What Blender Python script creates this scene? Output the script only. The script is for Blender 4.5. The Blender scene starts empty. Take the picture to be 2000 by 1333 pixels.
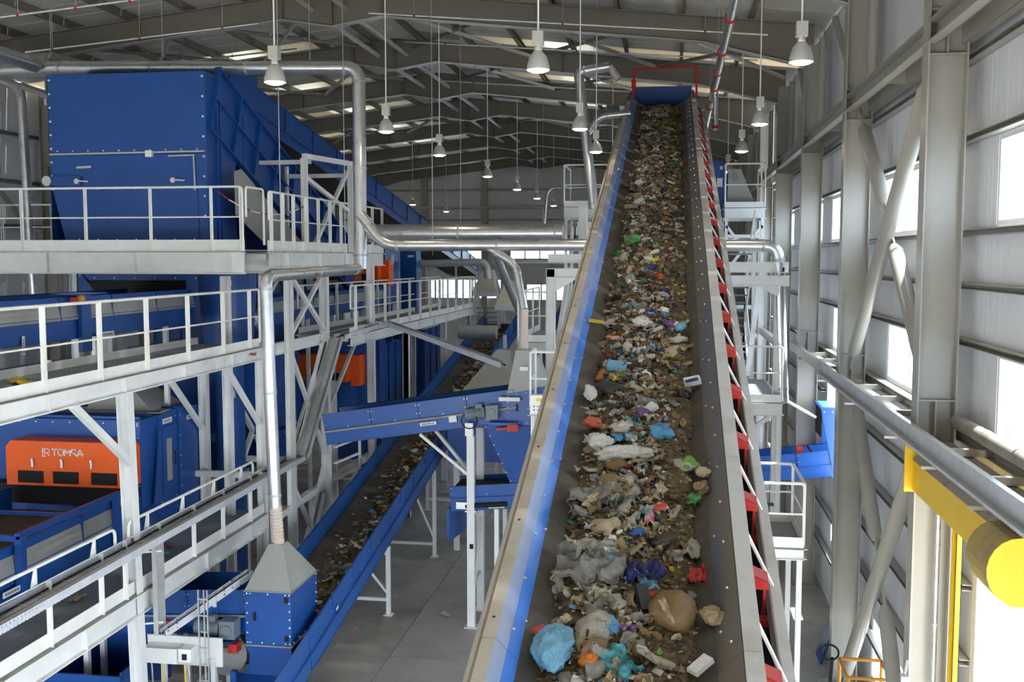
import bpy, math, random
from mathutils import Vector as V, noise as mnoise
random.seed(11)
SC = bpy.context.scene
COL = SC.collection

# ---------------------------------------------------------------- camera
PITCH = math.atan(163 / 2000.0)
YAW = math.atan(310 * math.cos(PITCH) / 2000.0)
CAM = V((0, 0, 8.0))
cam_d = bpy.data.cameras.new('camera')
cam = bpy.data.objects.new('camera', cam_d)
COL.objects.link(cam)
cam.location = CAM
cam.rotation_euler = (math.pi / 2 - PITCH, 0, YAW)
cam_d.sensor_width = 36.0
cam_d.lens = 36.0
cam_d.clip_end = 500
SC.camera = cam

# ---------------------------------------------------------------- daylight and exposure
world = bpy.data.worlds.new('sky')
SC.world = world
world.use_nodes = True
bg = world.node_tree.nodes['Background']
bg.inputs[0].default_value = (0.80, 0.90, 1.0, 1)
bg.inputs[1].default_value = 2.1
sun_d = bpy.data.lights.new('sun', 'SUN')
sun = bpy.data.objects.new('sun', sun_d)
COL.objects.link(sun)
sun_d.energy = 5.0
sun_d.color = (1.0, 0.96, 0.90)
sun_d.angle = math.radians(1.5)
sun.rotation_euler = (math.radians(26), 0, math.radians(100))
vs = SC.view_settings
vs.view_transform = 'Standard'
vs.look = 'None'
vs.gamma = 1.0
vs.use_curve_mapping = False
vs.exposure = 2.35
SC.cycles.max_bounces = 7
SC.cycles.diffuse_bounces = 5
SC.cycles.glossy_bounces = 3
SC.cycles.transparent_max_bounces = 8
SC.cycles.caustics_reflective = False
SC.cycles.caustics_refractive = False
SC.cycles.sample_clamp_indirect = 6.0

# ---------------------------------------------------------------- geometry helpers
_f = V((-math.sin(YAW) * math.cos(PITCH), math.cos(YAW) * math.cos(PITCH), -math.sin(PITCH)))
_r = V((math.cos(YAW), math.sin(YAW), 0))
_u = _r.cross(_f)
def ray(x, y):
    return _f + _r * ((x - 1000) / 2000.0) - _u * ((y - 666.5) / 2000.0)
def P(x, y, X=None, Y=None, Z=None):
    """point of the hall seen at photograph pixel (x, y) on the plane X=, Y= or Z="""
    d = ray(x, y)
    t = X / d.x if X is not None else (Y / d.y if Y is not None else (Z - 8.0) / d.z)
    return CAM + d * t

UP = V((0, 0, 1))
ORG = {}                      # object name -> world origin of its local coordinates

class MB:
    def __init__(s):
        s.v = []; s.f = []; s.m = []; s.cur = 0
    def _add(s, vs, fs):
        b = len(s.v)
        s.v.extend(vs)
        for f in fs:
            s.f.append([b + i for i in f]); s.m.append(s.cur)
        return s
    def hexa(s, p):
        return s._add([V(q) for q in p], [(0, 3, 2, 1), (4, 5, 6, 7), (0, 1, 5, 4), (1, 2, 6, 5), (2, 3, 7, 6), (3, 0, 4, 7)])
    def box(s, x0, x1, y0, y1, z0, z1):
        return s.hexa([(x0, y0, z0), (x1, y0, z0), (x1, y1, z0), (x0, y1, z0), (x0, y0, z1), (x1, y0, z1), (x1, y1, z1), (x0, y1, z1)])
    def obox(s, c, a, b, d):
        c = V(c)
        return s.hexa([c - a - b - d, c + a - b - d, c + a + b - d, c - a + b - d, c - a - b + d, c + a - b + d, c + a + b + d, c - a + b + d])
    def bar(s, p, q, w, h, up=UP):
        p = V(p); q = V(q); t = (q - p).normalized()
        if abs(t.dot(up)) > .98: up = V((0, 1, 0)) if abs(t.y) < .9 else V((1, 0, 0))
        sd = t.cross(up).normalized(); n = sd.cross(t)
        return s.obox((p + q) / 2, sd * w / 2, (q - p) / 2, n * h / 2)
    def ibeam(s, p, q, h, b, tf=.014, tw=.01, up=UP):
        p = V(p); q = V(q); t = (q - p).normalized()
        if abs(t.dot(up)) > .98: up = V((1, 0, 0))
        sd = t.cross(up).normalized(); n = sd.cross(t)
        s.bar(p + n * (h - tf) / 2, q + n * (h - tf) / 2, b, tf, up)
        s.bar(p - n * (h - tf) / 2, q - n * (h - tf) / 2, b, tf, up)
        return s.bar(p, q, tw, h - 2 * tf, up)
    def channel(s, p, q, h, b, side=1, t_=.008, up=UP):
        p = V(p); q = V(q); t = (q - p).normalized()
        if abs(t.dot(up)) > .98: up = V((0, 1, 0))
        sd = t.cross(up).normalized() * side; n = sd.cross(t) * side
        s.bar(p, q, t_, h, up)
        o = sd * b / 2
        s.bar(p + o + n * (h - t_) / 2, q + o + n * (h - t_) / 2, b, t_, up)
        return s.bar(p + o - n * (h - t_) / 2, q + o - n * (h - t_) / 2, b, t_, up)
    def tube(s, pts, r, n=10, cap=True):
        pts = [V(p) for p in pts]
        rs = r if isinstance(r, (list, tuple)) else [r] * len(pts)
        rings = []
        prev = None
        for i, p in enumerate(pts):
            if i == 0: t = pts[1] - p
            elif i == len(pts) - 1: t = p - pts[i - 1]
            else: t = (pts[i + 1] - p).normalized() + (p - pts[i - 1]).normalized()
            t = t.normalized() if t.length > 1e-6 else UP
            if prev is None:
                ref = UP if abs(t.z) < .9 else V((1, 0, 0))
                a = t.cross(ref).normalized()
            else:
                a = (prev - t * prev.dot(t)).normalized()
            prev = a
            b = t.cross(a)
            rings.append([p + (a * math.cos(k * 2 * math.pi / n) + b * math.sin(k * 2 * math.pi / n)) * rs[i] for k in range(n)])
        vs = [q for g in rings for q in g]
        fs = []
        for i in range(len(pts) - 1):
            for k in range(n):
                k2 = (k + 1) % n
                fs.append((i * n + k, i * n + k2, (i + 1) * n + k2, (i + 1) * n + k))
        if cap:
            fs.append(tuple(range(n))[::-1]); fs.append(tuple(range((len(pts) - 1) * n, len(pts) * n)))
        return s._add(vs, fs)
    def cyl(s, p, q, r, n=12):
        return s.tube([p, q], r, n)
    def ring(s, c, axis, r, w, n=14):
        a = V(axis).normalized()
        return s.tube([V(c) - a * w / 2, V(c) + a * w / 2], r, n)
    def prism(s, poly, ext):
        ext = V(ext); n = len(poly)
        vs = [V(p) for p in poly] + [V(p) + ext for p in poly]
        fs = [tuple(range(n))[::-1], tuple(range(n, 2 * n))]
        for i in range(n):
            j = (i + 1) % n
            fs.append((i, j, n + j, n + i))
        return s._add(vs, fs)
    def ball(s, c, r, n=6, m=4):
        c = V(c); vs = [c + V((0, 0, r))]; fs = []
        for i in range(1, m):
            a = math.pi * i / m
            for k in range(n):
                b = 2 * math.pi * k / n
                vs.append(c + V((math.sin(a) * math.cos(b), math.sin(a) * math.sin(b), math.cos(a))) * r)
        vs.append(c - V((0, 0, r)))
        for k in range(n): fs.append((0, 1 + k, 1 + (k + 1) % n))
        for i in range(m - 2):
            for k in range(n):
                fs.append((1 + i * n + k, 1 + (i + 1) * n + k, 1 + (i + 1) * n + (k + 1) % n, 1 + i * n + (k + 1) % n))
        l = len(vs) - 1; b0 = 1 + (m - 2) * n
        for k in range(n): fs.append((l, b0 + (k + 1) % n, b0 + k))
        return s._add(vs, fs)
    def bolt(s, c, n, r=.018):
        n = V(n).normalized()
        return s.tube([V(c), V(c) + n * r * .9], [r, r * .7], 6)
    def lathe(s, prof, c, n=16, axis=UP):
        c = V(c); ax = V(axis).normalized()
        a = ax.cross(V((1, 0, 0)) if abs(ax.x) < .9 else V((0, 1, 0))).normalized(); b = ax.cross(a)
        m = len(prof); vs = []; fs = []
        for r, z in prof:
            for k in range(n):
                t = 2 * math.pi * k / n
                vs.append(c + ax * z + (a * math.cos(t) + b * math.sin(t)) * r)
        for i in range(m - 1):
            for k in range(n):
                k2 = (k + 1) % n
                fs.append((i * n + k, i * n + k2, (i + 1) * n + k2, (i + 1) * n + k))
        return s._add(vs, fs)
    def mesh(s, name, mats, org=V((0, 0, 0)), smooth=False):
        me = bpy.data.meshes.new(name)
        me.from_pydata([tuple(p - org) for p in s.v], [], s.f)
        mats = mats if isinstance(mats, (list, tuple)) else [mats]
        for m in mats: me.materials.append(m)
        if len(mats) > 1: me.polygons.foreach_set('material_index', s.m)
        if smooth:
            me.polygons.foreach_set('use_smooth', [True] * len(me.polygons))
            try: me.set_sharp_from_angle(angle=math.radians(40))
            except Exception: pass
        me.update()
        return me
    def build(s, name, mat, parent=None, smooth=False, kind=None, label=None):
        if parent is not None:
            org = ORG[parent.name]
        else:
            org = V((0, 0, 0))
            if s.v:
                n = len(s.v)
                org = V((sum(p.x for p in s.v) / n, sum(p.y for p in s.v) / n, min(p.z for p in s.v)))
        o = bpy.data.objects.new(name, s.mesh(name, mat, org, smooth))
        COL.objects.link(o)
        if parent is not None: o.parent = parent
        else: o.location = org
        ORG[o.name] = org
        if kind: o['kind'] = kind
        if label: o['label'] = label
        return o

def tag(o, label, cat=None, group=None, kind=None):
    o['label'] = label
    if cat: o['category'] = cat
    if group: o['group'] = group
    if kind: o['kind'] = kind
    return o
def thing(name, loc, label=None, cat=None, group=None, kind=None):
    o = bpy.data.objects.new(name, None)
    o.empty_display_size = .2
    COL.objects.link(o); o.location = V(loc); ORG[o.name] = V(loc)
    if label: tag(o, label, cat, group, kind)
    elif kind: o['kind'] = kind
    return o
def copy_tree(o, loc=None, parent=None):
    c = o.copy(); COL.objects.link(c)
    if parent is not None: c.parent = parent
    if loc is not None:
        c.location = V(loc); ORG[c.name] = V(loc)
    for ch in list(o.children): copy_tree(ch, None, c)
    return c
def inst(o, name, loc, parent=None, scale=None, rot=None):
    """another piece sharing the mesh of o"""
    c = bpy.data.objects.new(name, o.data); COL.objects.link(c)
    if parent is not None:
        c.parent = parent; c.location = V(loc) - ORG[parent.name]
    else: c.location = V(loc)
    if scale: c.scale = scale
    if rot: c.rotation_euler = rot
    return c
def bend(pts, rad=.2, n=5):
    """polyline with rounded corners"""
    pts = [V(p) for p in pts]; out = [pts[0]]
    for i in range(1, len(pts) - 1):
        a, b, c = pts[i - 1], pts[i], pts[i + 1]
        r1 = min(rad, (a - b).length * .48); r2 = min(rad, (c - b).length * .48)
        p = b + (a - b).normalized() * r1; q = b + (c - b).normalized() * r2
        for k in range(n + 1):
            t = k / n
            out.append(p * (1 - t) ** 2 + b * 2 * t * (1 - t) + q * t * t)
    out.append(pts[-1])
    return out

# ---------------------------------------------------------------- materials
def lin(c):
    c = c / 255.0
    return c / 12.92 if c <= .04045 else ((c + .055) / 1.055) ** 2.4
def rgb(r, g, b): return (lin(r), lin(g), lin(b), 1)
def pbr(name, c, rough=.5, metal=0.0, var=.10, scale=2.5, c2=None, bump=0.0, bscale=30.0, spec=.4, amount=.5, stretch=None, rvar=0.0):
    m = bpy.data.materials.new(name); m.use_nodes = True
    nt = m.node_tree; b = nt.nodes['Principled BSDF']
    b.inputs['Roughness'].default_value = rough
    b.inputs['Metallic'].default_value = metal
    b.inputs['Specular IOR Level'].default_value = spec
    tc = nt.nodes.new('ShaderNodeTexCoord')
    mp = nt.nodes.new('ShaderNodeMapping')
    nt.links.new(tc.outputs['Object'], mp.inputs[0])
    if stretch: mp.inputs['Scale'].default_value = stretch
    no = nt.nodes.new('ShaderNodeTexNoise')
    no.inputs['Scale'].default_value = scale; no.inputs['Detail'].default_value = 5
    no.inputs['Roughness'].default_value = .65
    nt.links.new(mp.outputs[0], no.inputs['Vector'])
    cr = nt.nodes.new('ShaderNodeValToRGB')
    e = cr.color_ramp.elements
    c = rgb(*c)
    if c2 is None:
        e[0].color = tuple(x * (1 - var) for x in c[:3]) + (1,); e[1].color = tuple(min(1, x * (1 + var)) for x in c[:3]) + (1,)
        e[0].position = .3; e[1].position = .7
    else:
        e[0].color = c; e[1].color = rgb(*c2)
        e[0].position = amount - .12; e[1].position = amount + .14
    nt.links.new(no.outputs['Fac'], cr.inputs[0])
    nt.links.new(cr.outputs[0], b.inputs['Base Color'])
    if rvar:
        mr = nt.nodes.new('ShaderNodeMapRange')
        mr.inputs['To Min'].default_value = max(.05, rough - rvar); mr.inputs['To Max'].default_value = min(1, rough + rvar)
        nt.links.new(no.outputs['Fac'], mr.inputs[0]); nt.links.new(mr.outputs[0], b.inputs['Roughness'])
    if bump:
        n2 = nt.nodes.new('ShaderNodeTexNoise'); n2.inputs['Scale'].default_value = bscale; n2.inputs['Detail'].default_value = 3
        nt.links.new(mp.outputs[0], n2.inputs['Vector'])
        bp = nt.nodes.new('ShaderNodeBump'); bp.inputs['Strength'].default_value = bump; bp.inputs['Distance'].default_value = .02
        nt.links.new(n2.outputs['Fac'], bp.inputs['Height']); nt.links.new(bp.outputs[0], b.inputs['Normal'])
    return m
def ribbed(name, c, axis='Y', scale=14.0, rough=.45, strength=.35):
    """painted sheet with fine parallel ribs"""
    m = pbr(name, c, rough, var=.05, scale=.8)
    nt = m.node_tree; b = nt.nodes['Principled BSDF']
    tc = nt.nodes.new('ShaderNodeTexCoord')
    w = nt.nodes.new('ShaderNodeTexWave'); w.wave_type = 'BANDS'; w.bands_direction = axis
    w.inputs['Scale'].default_value = scale; w.inputs['Distortion'].default_value = 0
    nt.links.new(tc.outputs['Object'], w.inputs['Vector'])
    bp = nt.nodes.new('ShaderNodeBump'); bp.inputs['Strength'].default_value = strength; bp.inputs['Distance'].default_value = .006
    nt.links.new(w.outputs['Fac'], bp.inputs['Height']); nt.links.new(bp.outputs[0], b.inputs['Normal'])
    return m
def emit(name, c, s):
    m = bpy.data.materials.new(name); m.use_nodes = True
    nt = m.node_tree; b = nt.nodes['Principled BSDF']
    b.inputs['Base Color'].default_value = rgb(*c)
    b.inputs['Emission Color'].default_value = rgb(*c); b.inputs['Emission Strength'].default_value = s
    return m
def clear(name, c, clear_amount, rough=.05):
    """thin pane: mostly transparent with a little gloss"""
    m = bpy.data.materials.new(name); m.use_nodes = True
    nt = m.node_tree; nt.nodes.remove(nt.nodes['Principled BSDF'])
    out = nt.nodes['Material Output']
    t = nt.nodes.new('ShaderNodeBsdfTransparent'); t.inputs[0].default_value = rgb(*c)
    g = nt.nodes.new('ShaderNodeBsdfGlossy'); g.inputs['Roughness'].default_value = rough; g.inputs[0].default_value = (.8, .85, .9, 1)
    mx = nt.nodes.new('ShaderNodeMixShader'); mx.inputs[0].default_value = 1 - clear_amount
    nt.links.new(t.outputs[0], mx.inputs[1]); nt.links.new(g.outputs[0], mx.inputs[2]); nt.links.new(mx.outputs[0], out.inputs[0])
    return m
def film(name, c, alpha):
    m = pbr(name, c, .25, var=.15, scale=6)
    b = m.node_tree.nodes['Principled BSDF']; b.inputs['Alpha'].default_value = alpha
    return m
def perforated(name, c, scale=60.0, hole=.32, metal=.6, rough=.4):
    """sheet with punched holes that let the background through"""
    m = pbr(name, c, rough, metal, var=.1, scale=4)
    nt = m.node_tree; b = nt.nodes['Principled BSDF']
    tc = nt.nodes.new('ShaderNodeTexCoord')
    vo = nt.nodes.new('ShaderNodeTexVoronoi'); vo.inputs['Scale'].default_value = scale; vo.inputs['Randomness'].default_value = 0
    nt.links.new(tc.outputs['Object'], vo.inputs['Vector'])
    gt = nt.nodes.new('ShaderNodeMath'); gt.operation = 'GREATER_THAN'; gt.inputs[1].default_value = hole
    nt.links.new(vo.outputs['Distance'], gt.inputs[0]); nt.links.new(gt.outputs[0], b.inputs['Alpha'])
    return m

BLUE = pbr('blue_paint', (29, 78, 150), .34, var=.10, scale=1.2, bump=.03, bscale=8, rvar=.1)
BLUED = pbr('blue_paint_dusty', (40, 90, 162), .5, c2=(62, 96, 148), scale=1.6, amount=.62)
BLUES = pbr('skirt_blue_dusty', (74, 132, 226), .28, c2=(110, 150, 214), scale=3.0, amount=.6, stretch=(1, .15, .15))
WHITE = pbr('rail_white', (238, 238, 234), .45, var=.04, scale=5)
WSTEEL = pbr('white_steel', (226, 227, 226), .5, var=.06, scale=3)
GSTEEL = pbr('hall_steel', (168, 164, 154), .3, var=.07, scale=1.2, rvar=.06)
ROOFST = pbr('roof_steel', (124, 118, 106), .5, var=.07, scale=1.5)
GALV = pbr('galvanised', (212, 213, 213), .3, .85, var=.10, scale=6, rvar=.08)
GALVD = pbr('galvanised_dull', (186, 187, 187), .45, .35, var=.14, scale=7, rvar=.1)
DUSTY = pbr('dusty_grey', (158, 154, 145), .65, c2=(136, 122, 98), scale=3.5, amount=.6)
HOODG = pbr('hood_grey', (168, 168, 163), .42, .25, var=.06, scale=2)
MESHG = perforated('guard_mesh', (172, 172, 168), 55, .3, .4, .5)
TRAYP = perforated('perforated_tray', (206, 210, 218), 13, .24, .15, .5)
DECK = pbr('deck_grating', (142, 147, 152), .6, .3, var=.2, scale=30, bump=.5, bscale=60)
BELT = pbr('belt_rubber', (74, 70, 64), .7, c2=(100, 90, 76), scale=5, amount=.55, bump=.1, bscale=50)
BLACK = pbr('black_rubber', (18, 18, 19), .7, var=.2)
ORANGE = pbr('orange_paint', (238, 94, 8), .42, var=.05, scale=3)
YELLOW = pbr('yellow_paint', (236, 194, 28), .4, var=.05, scale=2)
RED = pbr('red_paint', (178, 46, 40), .45, var=.12, scale=5)
PIPER = pbr('red_pipe', (232, 36, 38), .4, var=.06)
MOTOR = pbr('motor_grey', (112, 122, 132), .45, var=.1, scale=8)
CONC = pbr('concrete', (176, 172, 164), .5, c2=(146, 141, 132), scale=.55, amount=.55, bump=.05, bscale=12, rvar=.1)
JOINT = pbr('joint_dark', (66, 63, 58), .9, var=.1)
PANEL = ribbed('wall_panel', (240, 241, 244), 'Y', 12, .38, .3)
PANELX = ribbed('wall_panel_end', (222, 222, 220), 'X', 12, .5, .25)
ROOFLIT = pbr('roof_steel_lit', (190, 186, 176), .4, var=.06, scale=2)  # lit tone of the roof steel, light painted into the colour
ROOFP = ribbed('roof_sheet', (216, 210, 198), 'Y', 6, .5, .3)
GLASS = clear('pane_glass', (240, 245, 250), .9)
def milky(name, c):
    """translucent sheet that scatters the daylight it lets through"""
    m = bpy.data.materials.new(name); m.use_nodes = True
    nt = m.node_tree; nt.nodes.remove(nt.nodes['Principled BSDF'])
    t = nt.nodes.new('ShaderNodeBsdfTranslucent'); t.inputs[0].default_value = rgb(*c)
    d = nt.nodes.new('ShaderNodeBsdfDiffuse'); d.inputs[0].default_value = rgb(*c)
    mx = nt.nodes.new('ShaderNodeMixShader'); mx.inputs[0].default_value = .08
    nt.links.new(t.outputs[0], mx.inputs[1]); nt.links.new(d.outputs[0], mx.inputs[2]); nt.links.new(mx.outputs[0], nt.nodes['Material Output'].inputs[0])
    return m
SKYL = milky('skylight_sheet', (235, 235, 230))
LAMPM = pbr('lamp_shade', (196, 196, 190), .35, .3, var=.05)
LAMPG = emit('lamp_glow', (255, 240, 215), 9.0)
PRINT = pbr('label_white', (228, 228, 226), .5, var=.03)
INK = pbr('label_ink', (40, 44, 60), .6, var=.05)
FLEX = pbr('flexible_hose', (205, 190, 180), .6, var=.08, bump=.2, bscale=20)
GREEN = pbr('green_bin', (38, 120, 74), .5, var=.1)
AMBER = pbr('amber_paint', (214, 148, 56), .45, var=.06)
YDUST = pbr('yellow_dusty', (176, 152, 84), .6, c2=(150, 134, 96), scale=3, amount=.5)
CREAM = pbr('cream_cover', (222, 214, 190), .5, var=.05)
# ================================================================ THE HALL
RX, LX, RIDGE = 3.05, -20.05, -8.5          # inner faces of the columns, ridge line
WR, WL, Y0, Y1 = 3.72, -20.72, -7.0, 67.8
FRAMES = [1.4 + 6 * k for k in range(12)]
def ztop(x): return 14.75 - .11 * abs(x - RIDGE)

# ---- floor slabs
floor = tag(MB().box(WL, 16, Y0 - 14, Y1, -.30, -.02).build('floor', JOINT), 'grey concrete hall floor with saw-cut joints', None, None, 'structure')
class Proto: pass
slab = Proto(); slab.data = MB().box(-2.993, 2.993, -2.993, 2.993, -.02, 0).mesh('slab', CONC)
for i in range(-3, 4):
    for j in range(-3, 12):
        x0 = -5.5 + 6 * i; y0 = 1.4 + 6 * j
        if x0 + 3 < WL or x0 > 9: continue
        inst(slab, 'slab', (x0 + 3, y0 + 3, 0), floor)

# ---- right wall: panels between girts, windows, the door and the conveyor opening
wall = thing('wall_right', (WR, 30, 0), 'pale ribbed sandwich-panel wall along the right side', None, None, 'structure')
holes = []                                    # (y0, y1, z0, z1)
for yc in FRAMES[1:8]:
    holes.append((yc - 4.9, yc - .75 if yc < 14 else yc - .4, 8.38, 9.40))
    if yc > 8: holes.append((yc - 3.9, yc - 1.0, 5.92, 6.90))
holes.append((7.6, 12.85, 0.0, 5.05))         # roller door
holes.append((1.7, 6.9, 0.0, 5.05)); holes.append((-4.3, 0.9, 0.0, 5.05))
holes.append((22.6, 25.0, 3.0, 5.3))          # where the small conveyor leaves the hall
holes.append((22.9, 24.1, 1.45, 2.1))
holes.append((16.2, 19.0, .35, 1.5))
ZT = 13.6
def cells(y, y2):
    zs = sorted({0.0, ZT} | {z for h in holes if h[0] < y2 - 1e-6 and h[1] > y + 1e-6 for z in (h[2], h[3])})
    out = []
    for a, b in zip(zs, zs[1:]):
        if not any(h[0] < y2 - 1e-6 and h[1] > y + 1e-6 and h[2] <= a + 1e-6 and h[3] >= b - 1e-6 for h in holes):
            if out and abs(out[-1][1] - a) < 1e-6: out[-1] = (out[-1][0], b)
            else: out.append((a, b))
    return out
ys = sorted({round(Y0 + k * 1.0, 2) for k in range(45)} | {round(y, 2) for h in holes for y in h[:2]})
ys = [y for i, y in enumerate(ys) if i == 0 or y - ys[i - 1] > .02]
for a, b in zip(ys, ys[1:]):
    if b > 38.01: break
    for z0, z1 in cells(a, b):
        MB().box(WR, WR + .08, a + .004, b - .004, z0, z1).build('wall_panel', PANEL, wall)
MB().box(WR, WR + .08, 38, Y1, 0, ZT).build('wall_sheet', PANEL, wall)
for z in (10.45, 9.46, 8.30, 7.65, 6.95, 5.85, 4.85, 3.95, 3.0, 2.15, 1.2):
    segs = [(Y0, Y1)]
    if z < 5.1: segs = [(13.0, Y1)]
    if 3.0 <= z < 5.3: segs = [(13.0, 22.5), (25.1, Y1)]
    for a, b in segs:
        MB().channel((WR - .01, a, z), (WR - .01, b, z), .08, .12, -1, .01).build('girt', GSTEEL, wall)
nwin = 0
ORD_ = ['first', 'second', 'third', 'fourth', 'fifth', 'sixth', 'seventh', 'eighth', 'ninth', 'tenth', 'eleventh', 'twelfth', 'thirteenth', 'fourteenth', 'fifteenth', 'sixteenth', 'seventeenth', 'eighteenth', 'nineteenth', 'twentieth']
for h in holes[:]:
    if h[2] == 0 or h[2] == 3.0: continue
    nwin += 1
    w = thing('window_%d' % nwin, (WR + .04, (h[0] + h[1]) / 2, h[2]), ORD_[min(nwin - 1, 19)] + ' bright strip window of the right wall', None, None, 'structure')
    y0, y1, z0, z1 = h
    m = MB()
    m.box(WR + .01, WR + .07, y0, y1, z0, z0 + .05).box(WR + .01, WR + .07, y0, y1, z1 - .05, z1)
    m.box(WR + .01, WR + .07, y0, y0 + .05, z0 + .05, z1 - .05).box(WR + .01, WR + .07, y1 - .05, y1, z0 + .05, z1 - .05)
    m.build('window_frame', WSTEEL, w)
    n = max(1, round((y1 - y0) / 1.4))
    for k in range(n):
        a = y0 + .05 + (y1 - y0 - .1) * k / n; b = y0 + .05 + (y1 - y0 - .1) * (k + 1) / n
        if k: MB().box(WR + .02, WR + .06, a - .02, a + .02, z0 + .05, z1 - .05).build('mullion', WSTEEL, w)
        MB().box(WR + .035, WR + .045, a + .02, b - .02, z0 + .05, z1 - .05).build('pane', GLASS, w)
# horizontal struts between the columns and the tube braces
for a, b in zip(FRAMES, FRAMES[1:]):
    m = MB(); m.channel((RX + .12, a, 10.72), (RX + .12, b, 10.72), .26, .14, -1, .014); m.channel((RX + .42, a, 10.72), (RX + .42, b, 10.72), .26, .12, 1, .014)
    m.box(RX + .1, RX + .45, (a + b) / 2 - .01, (a + b) / 2 + .01, 10.62, 10.8)
    m.build('strut', GSTEEL, wall)
    MB().tube([(RX + .3, a + .3, 10.85), (RX + .3, (a + b) / 2 + .3, 13.0)], .07, 12).build('tube_brace', GSTEEL, wall, True)
    MB().tube([(RX + .3, b - .9, 10.85), (RX + .3, b - .9, 13.0)], .08, 12).build('tube_brace', GSTEEL, wall, True)
def fatbrace(p, q):
    p = V(p); q = V(q); t = (q - p).normalized()
    m = MB(); m.tube([p + t * .35, p + t * .5, q - t * .5, q - t * .35], [.06, .115, .115, .06], 16)
    m.build('tube_brace', GSTEEL, wall, True)
    m = MB(); n = V((1, 0, 0))
    for e, d in ((p, t), (q, -t)):
        m.obox(e + d * .3, n * .012, d * .34, t.cross(n) * .06)
    m.build('gusset_plate', GSTEEL, wall)
mid = V((3.3, 16.55, 8.5))
fatbrace((3.3, 19.15, 10.5), mid + V((.02, .1, .1))); fatbrace(mid + V((.02, -.1, -.12)), (3.3, 13.7, 6.35))
fatbrace((3.22, 13.65, 10.45), (3.22, 19.1, 6.05))
fatbrace((3.3, 19.05, 5.6), (3.3, 16.55, 3.25)); fatbrace((3.3, 16.2, 2.95), (3.3, 13.8, .25))
fatbrace((3.22, 13.75, 5.55), (3.22, 19.0, .2))
wall_f = thing('wall_front', (RIDGE, Y0, 4.8), 'gable wall behind the viewer above the open gates', None, None, 'structure')
for k in range(8):
    MB().box(WL + 3.055 * k + .005, WL + 3.055 * (k + 1) - .005, Y0 - .08, Y0, 4.8, 15.0).build('wall_panel', PANELX, wall_f)
# ---- left wall
wall_l = thing('wall_left', (WL, 30, 0), 'dim panel wall on the far left side', None, None, 'structure')
for k in range(15):
    a = 20 + 3.2 * k
    MB().box(WL - .08, WL, a + .005, a + 3.195, 0, ZT).build('wall_panel', PANEL, wall_l)
MB().box(WL - .08, WL, Y0, 20, 0, ZT).build('wall_sheet', PANEL, wall_l)
for z in (11.9, 10.4, 9.0, 7.6, 6.2):
    MB().channel((WL + .01, 18, z), (WL + .01, Y1, z), .12, .16, 1, .01).build('girt', GSTEEL, wall_l)
for (a, b) in ((25.4, 31.4), (37.4, 43.4)):
    MB().tube([(LX - .2, a + .3, 12.4), (LX - .2, b - .3, 8.2)], .08, 10).build('tube_brace', GSTEEL, wall_l, True)
# ---- end wall with its windows
wall_b = thing('wall_back', (RIDGE, Y1, 0), 'far gable wall of pale grey panels', None, None, 'structure')
eh = [(-10.6, -6.6, 7.95, 8.75), (-5.9, -2.2, 7.95, 8.75), (-18.2, -11.2, 5.3, 6.5), (-9.5, -3.5, 5.2, 6.2), (-18.0, -12.4, 7.95, 8.6)]
xs = sorted({WL, WR} | {-20.5 + 3.0 * k for k in range(9)} | {x for h in eh for x in h[:2]})
for a, b in zip(xs, xs[1:]):
    zs = sorted({0.0, 15.0} | {z for h in eh if h[0] < b and h[1] > a for z in h[2:]})
    for c, d in zip(zs, zs[1:]):
        if any(h[0] < b - 1e-6 and h[1] > a + 1e-6 and h[2] <= c and h[3] >= d for h in eh): continue
        MB().box(a + .002, b - .002, Y1, Y1 + .08, c, d).build('wall_panel', PANELX, wall_b)
for x in (-16.4, -12.3, -4.6, -.6):
    MB().box(x - .2, x + .2, Y1 - .35, Y1 - .02, 0, ztop(x) - .2).build('post', GSTEEL, wall_b)
for z in (12.5, 11.3, 10.5, 9.4):
    MB().box(WL, WR, Y1 - .16, Y1 - .01, z - .07, z + .07).build('girt', GSTEEL, wall_b)
MB().tube([(WL + .3, Y1 - .5, 11.35), (WR - .3, Y1 - .5, 11.35)], .07, 10).build('wall_pipe', ROOFLIT, wall_b, True)
for i, h in enumerate(eh):
    nwin += 1
    w = thing('window_%d' % nwin, ((h[0] + h[1]) / 2, Y1, h[2]), ORD_[i] + ' bright window of the far gable wall', None, None, 'structure')
    MB().box(h[0], h[1], Y1 + .03, Y1 + .04, h[2], h[3]).build('pane', GLASS, w)
    n = int((h[1] - h[0]) / 1.0)
    for k in range(n + 1):
        x = h[0] + (h[1] - h[0]) * k / n
        MB().box(x - .05, x + .05, Y1, Y1 + .07, h[2], h[3]).build('mullion', WSTEEL, w)
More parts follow.
